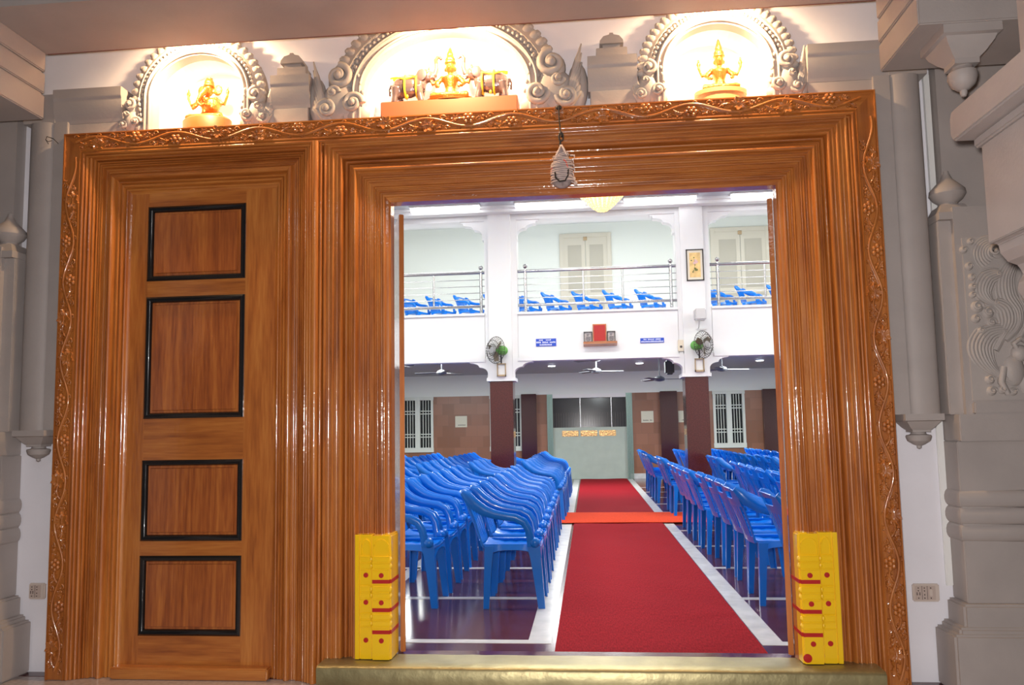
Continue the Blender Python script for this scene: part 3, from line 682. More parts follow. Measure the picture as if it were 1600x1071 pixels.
# ---- vine carving on the border
def vine(length, P, seed):
    rr = random.Random(seed); m = MB(); T = lambda s: .029*math.sin(2*PI*s/P)
    def relief(cs, ct, R, lob, ang, h, depth=.35):
        n = 30; base = []; mid = []
        for k in range(n):
            a = 2*PI*k/n; q = R*(1 - depth*(.5+.5*math.cos(lob*a)))
            base.append((cs + q*math.cos(a+ang)*1.25, ct + q*math.sin(a+ang), 0)); mid.append((cs + q*.82*math.cos(a+ang)*1.25, ct + q*.82*math.sin(a+ang), h*(.75 + .25*math.cos(lob*a*2))))
        inn = [(cs + (x-cs)*.35, ct + (y-ct)*.35, h*.55) for x, y, z in mid]
        m.rings([base, mid, inn])
    N = max(2, int(round(length/P)));
    pts = [(s, T(s), .007) for s in [length*k/(N*16) for k in range(N*16+1)]]
    m.tube(pts, .0085, 7, up=(0, 0, 1)); m.tube([(s, t*1.0+.009*math.cos(2*PI*s/P*1.0), z-.002) for s, t, z in pts], .0035, 5, up=(0, 0, 1))
    for k in range(2*N):
        s = P*(k*.5+.25); sg = 1 if k % 2 == 0 else -1; c = -sg*.016
        # side shoot curling in to the leaf or flower
        m.tube([(s-.10+.0*j, sg*.0, .006) if j == 0 else (s-.10+.10*j/6, sg*.024*math.sin(PI*j/6)*-.9, .008) for j in range(7)], [.0075-.0004*j for j in range(7)], 6, up=(0, 0, 1))
        if k % 4 in (1, 2):
            for j in range(6):
                a = 2*PI*j/6; m.ell((s+.026*math.cos(a), c+.021*math.sin(a), .008), (.016, .013, .013), 8, 5)
            m.ell((s, c, .012), (.014, .012, .015), 10, 6)
        else:
            relief(s+.012, c, .049, 7, PI*.12*sg, .026, .32); m.tube([(s-.025, c, .012), (s+.01, c+.004, .018), (s+.048, c, .010)], .0028, 5, up=(0, 0, 1))
            for j in (-1, 0, 1): m.tube([(s+.005*j, c, .016), (s+.014+.01*j, c+.022, .010)], .002, 4, up=(0, 0, 1)); m.tube([(s+.005*j, c, .016), (s+.014+.01*j, c-.022, .010)], .002, 4, up=(0, 0, 1))
        relief(s-.075, -sg*.024, .025, 5, PI*.5, .018, .35); relief(s+.075, -sg*.020, .022, 5, PI*.3, .016, .35); relief(s-.055, sg*.036, .013, 5, 0, .014, .35); m.ell((s+.085, -sg*.028, .005), (.011, .008, .010), 7, 5); m.ell((s+.103, -sg*.018, .004), (.008, .007, .008), 7, 5)
        for (du, dv, q) in ((.10, .030*sg, .016), (-.125, .030*sg, .014), (.02, .036*sg, .011)):
            m.tube([(s+du+q*(1-j/11)*math.cos(j*.75)*1.2, dv+q*(1-j/11)*math.sin(j*.75), .008) for j in range(10)], [.0062-.0004*j for j in range(10)], 6, up=(0, 0, 1))
        relief(s+.125, sg*.030, .018, 5, PI*.4, .016, .3)
        # little curl
        m.tube([(s+.06+.016*math.cos(a), -sg*.012+.012*math.sin(a), .006) for a in [PI*j/5 for j in range(8)]], [.0045-.0004*j for j in range(8)], 5, up=(0, 0, 1))
    return m
yc = FY + .008
v = vine(FX1-FX0-.16, .50, 1); v.map(lambda p: (FX0+.08+p.x, yc-p.z, FZ-.057+p.y)); v.build('carved_vine_head', WC, port, smooth=60)
v = vine(2.98, .47, 2); v.map(lambda p: (FX0+.057+p.y, yc-p.z, .05+p.x)); v.build('carved_vine_left', WC, port, smooth=60)
v = vine(2.98, .47, 5); v.map(lambda p: (FX1-.057+p.y, yc-p.z, .05+p.x)); v.build('carved_vine_right', WC, port, smooth=60)

# ---- yellow painted feet of the jambs
def yellow(s):
    X = (lambda x: x) if s < 0 else (lambda x: -.018 - x)          # mirrored about the middle of the opening
    m = MB(); z0, z1 = .135, .80
    def bx(xa, xb, ya, yb, za, zb): a, b_ = sorted((X(xa), X(xb))); m.box(a, b_, ya, yb, za, zb)
    bx(-1.292, -1.195, 4.345, 4.45, z0, z1); bx(-1.292, -1.268, 4.335, 4.36, z0, z1); bx(-1.262, -1.200, 4.338, 4.36, z0, z1)
    bx(-1.192, -1.098, 4.325, 4.45, z0, z1-.005); bx(-1.14, -1.095, 4.335, 4.505, z0, z1); bx(-1.098, -1.090, 4.34, 4.50, z0, z1-.01)
    for zz in (.667, .631, .508, .474, .362, .326):
        for (xa, xb, yf) in ((-1.260, -1.202, 4.330), (-1.186, -1.094, 4.316)):
            bx(xa, xb, yf, 4.36, zz-.014, zz+.014)
            m.tube([(X(xa), yf, zz+.016), (X(xb), yf, zz+.016)], .005, 6); m.tube([(X(xa), yf, zz-.016), (X(xb), yf, zz-.016)], .005, 6)
        m.ell((X(-1.094), 4.33, zz), (.012, .012, .016), 8, 6)
        m.ell((X(-1.202), 4.336, zz), (.010, .010, .015), 8, 6)
    for (xa, xb, yf) in ((-1.255, -1.207, 4.336), (-1.184, -1.100, 4.324)):
        c = (xa+xb)/2; r_ = (xb-xa)/2; m.tube([(X(c - r_), yf, .69)] + [(X(c - r_*math.cos(PI*k/8)), yf, .73+.045*math.sin(PI*k/8)) for k in range(9)] + [(X(c + r_), yf, .69)], .004, 6)
    y = m.build('yellow_foot_left' if s < 0 else 'yellow_foot_right', YEL, port, bevel=.002); tag(y, 'yellow painted foot of the jamb with red dots and bands')
    r = MB()
    for z in (.582, .437, .236): 
        r.lathe([(.0135, 0), (.0135, -.003), (.001, -.0035)], (X(-1.231), 4.3375, z), 14, axis='y'); r.lathe([(.0135, 0), (.0135, -.003), (.001, -.0035)], (X(-1.142), 4.3245, z), 14, axis='y')
    if s > 0: r.lathe([(.022, 0), (.022, -.004), (.001, -.005)], (X(-1.11), 4.3245, .165), 16, axis='y')
    for z in (.549, .398, .281):
        a, b_ = sorted((X(-1.1925), X(-1.096))); r.box(a, b_, 4.3225, 4.40, z-.010, z+.010)
        q = sorted((X(-1.0965), X(-1.0885))); r.box(q[0], q[1], 4.335, 4.502, z-.010, z+.010)
    r.build('red_marks', REDP, y)
yellow(-1); yellow(1)

# ---- threshold
r = thing('threshold', (-.01, 4.3, 0), 'raised brass-clad threshold across the doorway', 'threshold')
g = []
rr = random.Random(5)
for j, (y, z) in enumerate(((4.222, .03), (4.220, .112), (4.226, .120), (4.30, .122), (4.46, .120))):
    g.append([(-1.465 + 2.905*i/40, y + rr.uniform(-.0012, .0012)*(j < 3), z + rr.uniform(-.0012, .0012)) for i in range(41)])
MB().sheet(g, -.01).build('brass_cladding', BRASS, r, smooth=60)
MB().box(-1.46, 1.435, 4.235, 4.62, 0, .108).build('threshold_block', MAROON, r)
MB().box(-1.465, 1.44, 4.20, 4.232, 0, .030).build('nailed_strip', BRASSD, r, bevel=.004)
m = MB()
for k in range(12): m.ell((-1.40+k*.25, 4.199, .018), (.005, .003, .005), 8, 4)
m.build('nails', DKMET, r)

# ---- fixed door leaf at the left, with black-edged panels
d = thing('door_4', (-2.25, 4.45, 0), 'closed varnished wooden door leaf with four black-edged raised panels', 'door', kind='structure')
PAN = [(2.28, 2.732), (1.462, 2.183), (.757, 1.22), (.226, .673)]; px0, px1 = -2.595, -1.989
yS = 4.448
MB().box(-2.71, px0+.002, yS, 4.5, .06, 2.83).build('stile', WV, d, bevel=.002); MB().box(px1-.002, -1.79, yS, 4.5, .06, 2.83).build('stile', WV, d, bevel=.002)
zz = [.06] + [z for p in PAN[::-1] for z in p] + [2.83]
for a, b_ in zip(zz[0::2], zz[1::2]): MB().box(px0, px1, yS, 4.5, a, b_).build('rail', WH, d)
for a, b_ in PAN:
    def rg(i, y): return [(px0+i, y, a+i), (px1-i, y, a+i), (px1-i, y, b_-i), (px0+i, y, b_-i)]
    p = MB().rings([rg(.02, yS+.03), rg(.034, yS+.004), rg(.046, yS+.004), rg(.050, yS-.004), rg(.05, yS-.004)]).build('raised_panel', WP, d)
    MB().rings([rg(.0, yS+.01), rg(.0, yS-.010), rg(.010, yS-.018), rg(.022, yS-.014), rg(.030, yS-.004), rg(.032, yS+.02)], cap=False).build('black_moulding', BLACK, p)
MB().box(-2.72, -1.80, 4.375, 4.46, 0, .065).build('bottom_rail', WH, d, bevel=.008)

# ---- the two open leaves of the main door, folded back into the hall
for s, hx in ((-1, -1.052), (1, 1.040)):
    m = MB(); x1 = hx + s*.34; y0, y1 = 4.50, 5.56; t = .045
    m.prism([(hx, y0+.012), (hx+s*.026, y0), (x1+s*.045, y1-.01), (x1, y1)], .13, 2.64, ax='z')
    o = m.build('door_leaf', WV, bevel=.003); tag(o, 'open varnished main door leaf seen edge-on at the %s jamb' % ('left' if s < 0 else 'right'), 'door leaf', 'open leaves of the main door')

# ================================================================== plaster work round the frame
def ogee(x0, x1, z0, z1, yf, yb=WY):
    h = z1 - z0
    P = [(yb, z0), (yf+.035, z0), (yf+.030, z0+.10*h)]
    for k in range(8): t = k/7; P.append((yf+.030 - .022*math.sin(t*PI/2), z0+.10*h+.52*h*t))
    for k in range(6): t = k/5; P.append((yf+.008 - .008*math.sin(t*PI/2), z0+.66*h+.10*h*t))
    P += [(yf, z1), (yb, z1)]
    return MB().prism(P, x0, x1, ax='x')
CXF = -.7405
arc = thing('plaster_architrave', (CXF, WY, 0), 'grey plaster surround framing the wooden doorframe with hanging half-round pilasters', 'architrave')
for s in (-1, 1):
    X = (lambda x: x) if s > 0 else (lambda x: 2*CXF - x)
    def bx(m, xa, xb, ya, yb, za, zb): a, b_ = sorted((X(xa), X(xb))); m.box(a, b_, ya, yb, za, zb); return m
    nm = 'right' if s > 0 else 'left'
    m = MB(); bx(m, 1.611, 1.70, 4.385, WY, 1.405, 3.27)
    m.build('flat_band', GREY, arc, bevel=.003)
    P = [(X(1.70), WY)] + [(X(1.781 - .081*math.cos(PI*k/14)), 4.42 - .05*math.sin(PI*k/14)**.8) for k in range(15)] + [(X(1.862), WY)]
    n = len(P); MB().add([(x, y, 1.405) for x, y in P] + [(x, y, 3.27) for x, y in P], [(i, (i+1) % n, (i+1) % n+n, i+n) for i in range(n)] + [tuple(range(n)), tuple(range(n, 2*n))[::-1]]).build('half_round_pilaster', GREY, arc)
    c = X(1.745)
    m = MB(); q = math.sqrt(2)
    m.lathe([(.001, 1.406), (.098*q, 1.406), (.098*q, 1.372), (.085*q, 1.368), (.060*q, 1.335), (.046*q, 1.322), (.046*q, 1.312)], (c, 4.42, 0), 4, a0=PI/4)
    m.lathe([(.034, 1.315), (.040, 1.300), (.060, 1.296), (.064, 1.288), (.056, 1.265), (.030, 1.248), (.012, 1.240), (.012, 1.228), (.002, 1.222)], (c, 4.42, 0), 20)
    m.build('pendant_drop', GREY, arc, smooth=35)
    m = MB(); a, b_ = sorted((X(1.266), X(1.70))); m.box(a, b_, 4.40, WY, FZ, 3.258); m.build('flat_lintel', GREY, arc, bevel=.003)
    ogee(a, b_ if s > 0 else b_, 3.258, 3.465, 4.365).build('cornice', GREY, arc)
    bx(MB(), 1.70, 1.90, 4.39, WY, 3.27, 3.45).build('corner_block', GREY, arc)
for i, (a, b_) in enumerate(((-1.82, -1.585), (.050, .330))):
    c = (a+b_)/2
    r = thing('plaster_pedestal', (c, WY, FZ), ('grey stepped plaster pedestal between the left and middle niches', 'grey stepped plaster pedestal between the middle and right niches')[i], 'pedestal', 'plaster pedestals between the niches')
    MB().box(a+.012, b_-.012, 4.40, WY, FZ, 3.28).build('base', GREY, r, bevel=.003)
    ogee(a, b_, 3.28, 3.475, 4.37).build('cornice', GREY, r)
    MB().box(c-.088, c+.088, 4.40, WY, 3.475, 3.535).build('block', GREY, r, bevel=.003)
    MB().box(c-.05, c+.05, 4.42, WY, 3.535, 3.562).build('neck', GREY, r)
    P = [(c-.068, 3.560), (c-.066, 3.578), (c-.045, 3.604), (c-.012, 3.612), (c-.010, 3.622), (c+.010, 3.622), (c+.012, 3.612), (c+.045, 3.604), (c+.066, 3.578), (c+.068, 3.560)]
    MB().prism(P, 4.40, WY).build('cap', GREY, r)

# ---- scrolled relief helper: spirals, ridges and beads proud of the plane y
def spiral(m, cx, cz, R, y, turns=1.6, a0=0, d=1, r0=.014, n=34, tail=None):
    P = []; rad = []
    if tail: P += [(tail[0], y, tail[1])]; rad += [r0*.6]
    for k in range(n+1):
        t = k/n; a = a0 + d*turns*2*PI*t; q = R*(1-t)**.8 + R*.06; P.append((cx+q*math.cos(a), y-.020*t, cz+q*math.sin(a))); rad.append(r0*(1-.45*t))
    m.tube(P, rad, 7, up=(0, 1, 0)); m.ell((cx, y-.02, cz), (r0*1.1, r0*1.1, r0*1.1), 9, 6)
def makara(c, z, s, w, h, y=4.405, wing=True):
    """scaly scroll-beast: curling snout, swept feathered tail"""
    m = MB(); X = lambda u: c + s*u*w; Z = lambda v: z + v*h
    m.ell((X(.05), y+.03, Z(.30)), (w*.36, .05, h*.30), 16, 10); m.ell((X(.02), y+.03, Z(.62)), (w*.24, .045, h*.22), 14, 9); m.ell((X(-.25), y+.035, Z(.14)), (w*.26, .04, h*.14), 12, 8)
    spiral(m, X(.03), Z(.66), w*.20, y-.008, 1.5, PI*.5, s, .018*w/.25)
    spiral(m, X(-.22), Z(.26), w*.17, y-.006, 1.6, 0, -s, .015*w/.25)
    spiral(m, X(.26), Z(.20), w*.16, y-.004, 1.5, PI, s, .014*w/.25)
    spiral(m, X(.12), Z(.42), w*.10, y-.022, 1.2, 0, -s, .010*w/.25)
    for k in range(5): m.ell((X(-.42+.035*k), y-.0, Z(.30+.12*k)), (.011, .012, .014), 8, 5)
    if wing:
        for k in range(6):
            q = k/5; P = [(X(.18+.10*q), y+.02, Z(.06))]
            for j in range(9): t = j/8; P.append((X(.22+.30*t*(1-.30*q)+.10*q), y+.012-.012*math.sin(PI*t), Z(.06+(.86-.13*k)*t**1.25 + .04*math.sin(PI*t))))
            m.tube(P, [.013*w/.25]*7+[.011*w/.25, .008, .004], 7, up=(0, 1, 0))
        m.ell((X(.45), y+.03, Z(.34)), (w*.17, .035, h*.34), 12, 8)
    return m
names = ('left', 'middle', 'right')
for i, (c, a, zs, b) in enumerate(ARCH):
    r = thing('niche_arch', (c, WY, FZ), ('ornate grey plaster arch round the small left niche', 'wide ornate grey plaster arch round the middle niche with elephants', 'ornate grey plaster arch round the right niche')[i], 'arch', 'ornate plaster arches over the niches')
    wr = (.128, .19, .15)[i]
    # body of the ring
    A = arch_pts(c, a, zs, b, 0.0); B = arch_pts(c, a, zs, b, wr*.34)
    Cc = arch_pts(c, a, zs, b, wr*.60); D = arch_pts(c, a, zs, b, wr)
    rings = [[(x, 4.50, z) for x, z in A], [(x, 4.425, z) for x, z in A], [(x, 4.405, z) for x, z in B], [(x, 4.425, z) for x, z in B], [(x, 4.43, z) for x, z in Cc], [(x, 4.40, z) for x, z in Cc], [(x, 4.43, z) for x, z in D], [(x, 4.50, z) for x, z in D]]
    mm = MB(); mm.rings(rings, cap=False, closed=False); mm.build('arch_band', GREYC, r, smooth=40)
    m = MB(); L = arch_pts(c, a, zs, b, wr*.80, 120)
    acc = 0; step = .040 if i != 1 else .048
    for k in range(1, len(L)):
        seg = math.hypot(L[k][0]-L[k-1][0], L[k][1]-L[k-1][1]); acc += seg
        if acc >= step and L[k][1] > FZ+.16:
            acc = 0; an = math.atan2(L[k][1]-L[k-1][1], L[k][0]-L[k-1][0]); R = Matrix.Rotation(-an, 3, 'Y')
            m.ell((L[k][0], 4.425, L[k][1]), (.027, .020, wr*.26), 9, 7, R)
            ou = ((L[k][0]-c), (L[k][1]-zs)); q = math.hypot(*ou) or 1; m.ell((L[k][0]+ou[0]/q*wr*.17, 4.425, L[k][1]+ou[1]/q*wr*.17), (.019, .016, .017), 7, 5)
    m.build('outer_leaf_beads', GREYC, r, smooth=60)
    m = MB(); L = arch_pts(c, a, zs, b, wr*.47, 150); acc = 0
    for k in range(1, len(L)):
        acc += math.hypot(L[k][0]-L[k-1][0], L[k][1]-L[k-1][1])
        if acc >= .022 and L[k][1] > FZ+.12: acc = 0; m.ell((L[k][0], 4.418, L[k][1]), (.013, .016, .013), 6, 5)
    m.tube([(x, 4.405, z) for x, z in arch_pts(c, a, zs, b, wr*.10, 60)], .009, 6, up=(0, 1, 0)); m.tube([(x, 4.40, z) for x, z in arch_pts(c, a, zs, b, wr*.30, 60)], .008, 6, up=(0, 1, 0))
    m.build('inner_beading', GREYC, r, smooth=60)
for lab, args in (('grey plaster scroll beast at the left foot of the left arch', (-2.70, FZ, -1, .16, .27)), ('round grey plaster scroll at the right foot of the left arch', (-1.925, FZ, 1, .21, .30)),
                  ('winged grey plaster scroll beast at the left foot of the middle arch', (-1.40, FZ, -1, .33, .42)), ('winged grey plaster scroll beast at the right foot of the middle arch', (-.165, FZ, 1, .35, .43)),
                  ('round grey plaster scroll at the left foot of the right arch', (.40, FZ, -1, .20, .33)), ('grey plaster scroll beast at the right foot of the right arch', (1.155, FZ, 1, .21, .33))):
    o = makara(*args, wing=True).build('plaster_scroll', GREYC, smooth=60); tag(o, lab, 'ornament', 'plaster scroll beasts at the arch feet')

# ---- idols in the niches
def limb(m, pts, rad, n=9): return m.tube(pts, rad, n, up=(0, 1, 0))
def seated(c, z, y, sc, arms=4, crown=1.0, lean=0):
    m = MB(); P = lambda x, yy, zz: (c + x*sc + lean*zz*sc, y + yy*sc, z + zz*sc)
    m.ell(P(0, 0, .10), (.20*sc, .13*sc, .11*sc)); m.lathe([(.13*sc, 0), (.105*sc, .12*sc), (.15*sc, .28*sc), (.16*sc, .34*sc), (.06*sc, .40*sc), (.05*sc, .43*sc)], P(0, 0, .12), 14)
    for s in (-1, 1):
        limb(m, [P(s*.10, 0, .09), P(s*.34, -.10, .08), P(s*.36, -.14, .05), P(s*.12, -.20, .05), P(-s*.10, -.20, .05)], [.085*sc, .075*sc, .065*sc, .055*sc, .04*sc])
        m.ell(P(s*.16, 0, .47), (.06*sc, .06*sc, .055*sc))
        limb(m, [P(s*.16, 0, .47), P(s*.27, -.02, .33), P(s*.24, -.15, .24), P(s*.20, -.2, .22)], [.048*sc, .042*sc, .036*sc, .03*sc]); m.ell(P(s*.20, -.21, .22), (.035*sc, .03*sc, .045*sc))
        if arms > 2: limb(m, [P(s*.16, .02, .47), P(s*.36, .0, .36), P(s*.42, -.03, .52), P(s*.42, -.03, .56)], [.045*sc, .04*sc, .034*sc, .03*sc]); m.ell(P(s*.42, -.03, .60), (.05*sc, .035*sc, .055*sc)); m.ell(P(s*.42, -.03, .68), (.03*sc, .02*sc, .04*sc))
    m.ell(P(0, -.01, .66), (.095*sc, .10*sc, .12*sc)); m.ell(P(0, -.11, .65), (.018*sc, .025*sc, .03*sc))
    for s in (-1, 1): m.ell(P(s*.10, 0, .64), (.025*sc, .03*sc, .045*sc)); m.ell(P(s*.035, -.095, .68), (.018*sc, .012*sc, .010*sc))
    m.lathe([(.115*sc, 0), (.125*sc, .03*sc), (.10*sc, .06*sc), (.105*sc, .10*sc), (.07*sc, .16*sc), (.072*sc, .20*sc), (.035*sc, .28*sc*crown), (.03*sc, .31*sc*crown), (.003*sc, .36*sc*crown)], P(0, 0, .74), 14)
    return m
iy = 4.575
r = thing('idol', (-2.31, iy, FZ), 'gilded elephant-headed figure reclining on a round base in the left niche', 'statue')
MB().lathe([(.15, FZ), (.155, FZ+.12), (.14, FZ+.135), (.10, FZ+.145)], (-2.305, iy, 0), 28).map(lambda p: (-2.305+(p.x+2.305)*1.0, iy+(p.y-iy)*.6, p.z)).build('base', mat('orange_brown_wood', (.30, .10, .025), .45), r)
m = seated(-2.31, 3.30, iy, .30, 4, .5, .06)
limb(m, [(-2.30, iy-.03, 3.50), (-2.32, iy-.06, 3.45), (-2.34, iy-.065, 3.40), (-2.31, iy-.07, 3.375), (-2.29, iy-.07, 3.39)], [.018, .016, .013, .010, .008]); m.ell((-2.26, iy-.03, 3.39), (.05, .04, .05))
for s in (-1, 1): m.ell((-2.29+s*.05, iy, 3.50), (.032, .010, .036))
m.build('figure', GOLD, r, remesh=.0042)
r = thing('idol', (.82, iy, FZ), 'gilded seated figure with tall pointed crown and four arms in the right niche', 'statue')
MB().lathe([(.135, FZ), (.135, FZ+.10), (.15, FZ+.10), (.15, FZ+.125)], (.82, iy, 0), 30).map(lambda p: (p.x, iy+(p.y-iy)*.6, p.z)).build('base', mat('pale_wood_base', (.42, .26, .12), .5), r)
seated(.82, 3.305, iy, .285, 4, 1.15).build('figure', GOLD, r, remesh=.004)
b0 = MB().box(-1.19, -.365, 4.51, 4.66, FZ, 3.335).build('plinth', mat('reddish_wood_plinth', (.24, .085, .04), .5), bevel=.004)
tag(b0, 'reddish wooden plinth carrying the goddess and elephants in the middle niche', 'plinth')
r = thing('idol', (-.775, iy, 3.337), 'gilded seated goddess with tall crown between two elephants in the middle niche', 'statue')
m = seated(-.775, 3.345, iy, .31, 4, 1.0); m.build('figure', GOLD, r, remesh=.0042)
MB().lathe([(.14, 3.337), (.15, 3.35), (.13, 3.362)], (-.775, iy, 0), 26).map(lambda p: (p.x, iy+(p.y-iy)*.5, p.z)).build('base', GOLD, r)
ELE = mat('dark_bronze_elephant', (.16, .12, .13), .25, .5, coat=.5); EYEL = mat('gold_trim_paint', (.95, .62, .03), .35); ERED = mat('red_trunk_paint', (.6, .05, .03), .4)
def elephant(cx, s, label):
    z = 3.337; r = thing('elephant_statue', (cx, iy, z), label, 'statue', 'elephant statues in the middle niche')
    P = lambda u, yy, v: (cx + s*u, iy + yy, z + v); m = MB()
    m.ell(P(-.02, 0, .112), (.098, .050, .070), 16, 10); m.ell(P(-.075, 0, .10), (.045, .046, .062)); m.ell(P(.055, 0, .125), (.045, .044, .055))
    for (u, yy, f) in ((-.085, -.028, -.012), (-.075, .028, .01), (.050, -.026, .022), (.062, .026, -.01)): limb(m, [P(u, yy, .10), P(u+f*.5, yy, .05), P(u+f, yy, .004)], [.028, .019, .020])
    m.ell(P(.105, 0, .172), (.040, .036, .042)); m.ell(P(.095, 0, .198), (.022, .026, .022))
    limb(m, [P(.125, 0, .165), P(.150, 0, .178), P(.160, 0, .215), P(.158, 0, .25)], [.022, .018, .015, .012])
    for q in (-1, 1): m.ell(P(.075, q*.040, .168), (.034, .007, .038)); limb(m, [P(.13, q*.018, .155), P(.165, q*.02, .150), P(.18, q*.02, .165)], [.006, .005, .003])
    limb(m, [P(-.118, 0, .13), P(-.132, 0, .10), P(-.128, 0, .06)], [.008, .006, .008])
    m.build('elephant_body', ELE, r, remesh=.0034)
    t = MB(); limb(t, [P(.158, 0, .245), P(.156, 0, .270), P(.168, 0, .288), P(.184, 0, .285), P(.190, 0, .272)], [.013, .013, .012, .011, .009]); t.build('raised_trunk_tip', ERED, r)
    e = MB()
    for u, w_ in ((-.028, .0) , (.042, 0)):
        e.tube([P(u, .0524*math.cos(a), .112+.0725*math.sin(a)) for a in [2*PI*k/20 for k in range(21)]], .006, 6, up=(1, 0, 0))
    e.tube([P(-.115+.02*k, -.044+.0*k, .150+.006*math.sin(k)) for k in range(9)], .006, 6); e.tube([P(-.11+.025*k, .0, .160+.022*math.sin(PI*k/8)) for k in range(8)], .008, 6)
    e.ell(P(-.01, -.05, .03), (.008, .008, .012)); e.ell(P(.105, -.036, .185), (.012, .004, .012)); e.build('gold_harness', EYEL, r)
elephant(-1.02, 1, 'dark elephant statue with gold harness at the left of the goddess')
elephant(-.535, -1, 'dark elephant statue with gold harness at the right of the goddess')

# ---- charm hanging from the lintel
r = thing('hanging_charm', (-.11, 4.30, 3.17), 'thread-wrapped charm hanging on a black strap from the lintel', 'charm')
MB().tube([(-.118, 4.325, 3.165), (-.117, 4.315, 3.10), (-.112, 4.31, 3.02), (-.104, 4.305, 2.985)], .0085, 8, asp=(1.2, .5)).ell((-.118, 4.33, 3.165), (.018, .012, .014)).tube([(-.108+.012*math.cos(a), 4.305, 2.985+.024*math.sin(a)) for a in [2*PI*k/14 for k in range(15)]], .0055, 6, up=(0, 1, 0)).tube([(-.112, 4.305, 2.965), (-.116, 4.305, 2.93), (-.112, 4.305, 2.90)], .006, 6).build('strap', CORD, r)
bx_, by_ = -.108, 4.285
MB().lathe([(.010, 2.915), (.026, 2.895), (.044, 2.85), (.058, 2.79), (.060, 2.745), (.048, 2.705), (.025, 2.688), (.003, 2.684)], (bx_, by_, 0), 16).map(lambda p: (p.x, by_+(p.y-by_)*.62, p.z)).build('wrapped_body', mat('grey_pink_cloth', (.34, .27, .26), .8, bump=.4, bscale=90, vary=.4, vscale=30), r)
m = MB(); rr = random.Random(2)
for k in range(15):
    z = 2.875-.011*k; R = .036+.024*math.sin(min(1, k/7)*PI/2); tl = rr.uniform(-.012, .012)
    m.tube([(bx_+R*1.02*math.cos(a), by_+R*.66*math.sin(a), z+tl*math.cos(a)) for a in [2*PI*j/18 for j in range(19)]], .0030, 5)
for k in range(7): a = rr.uniform(-1, 1); m.tube([(bx_+.05, by_, 2.87-.025*k), (bx_+.060+.012*rr.random(), by_-.01, 2.865-.026*k), (bx_+.066+.01*rr.random(), by_-.012, 2.845-.026*k)], [.006, .005, .002], 5)
m.ell((bx_+.075, by_, 2.71), (.010, .008, .016)).ell((bx_+.066, by_, 2.735), (.010, .008, .012))
m.tube([(bx_-.002, by_, 2.93), (bx_-.012, by_-.02, 2.90), (bx_-.03, by_-.02, 2.86)], .005, 5).tube([(bx_+.002, by_, 2.93), (bx_+.015, by_-.02, 2.90), (bx_+.03, by_-.02, 2.86)], .005, 5)
m.build('thread_wrapping', THREAD, r)
MB().tube([(bx_-.036, by_-.033, 2.765), (bx_-.034, by_-.036, 2.735), (bx_-.012, by_-.038, 2.712), (bx_+.018, by_-.037, 2.716), (bx_+.034, by_-.032, 2.745), (bx_+.036, by_-.03, 2.78)], .0055, 6, up=(0, 1, 0)).build('black_cord', CORD, r)
tag(MB().tube([(bx_+.012, by_-.035, 2.835), (bx_+.026, by_-.034, 2.82), (bx_+.034, by_-.032, 2.79)], .004, 5).tube([(bx_-.052, by_-.012, 2.80), (bx_-.056, by_-.008, 2.77)], .004, 5).build('red_thread', mat('red_thread', (.75, .12, .09), .7), r), 'red thread')

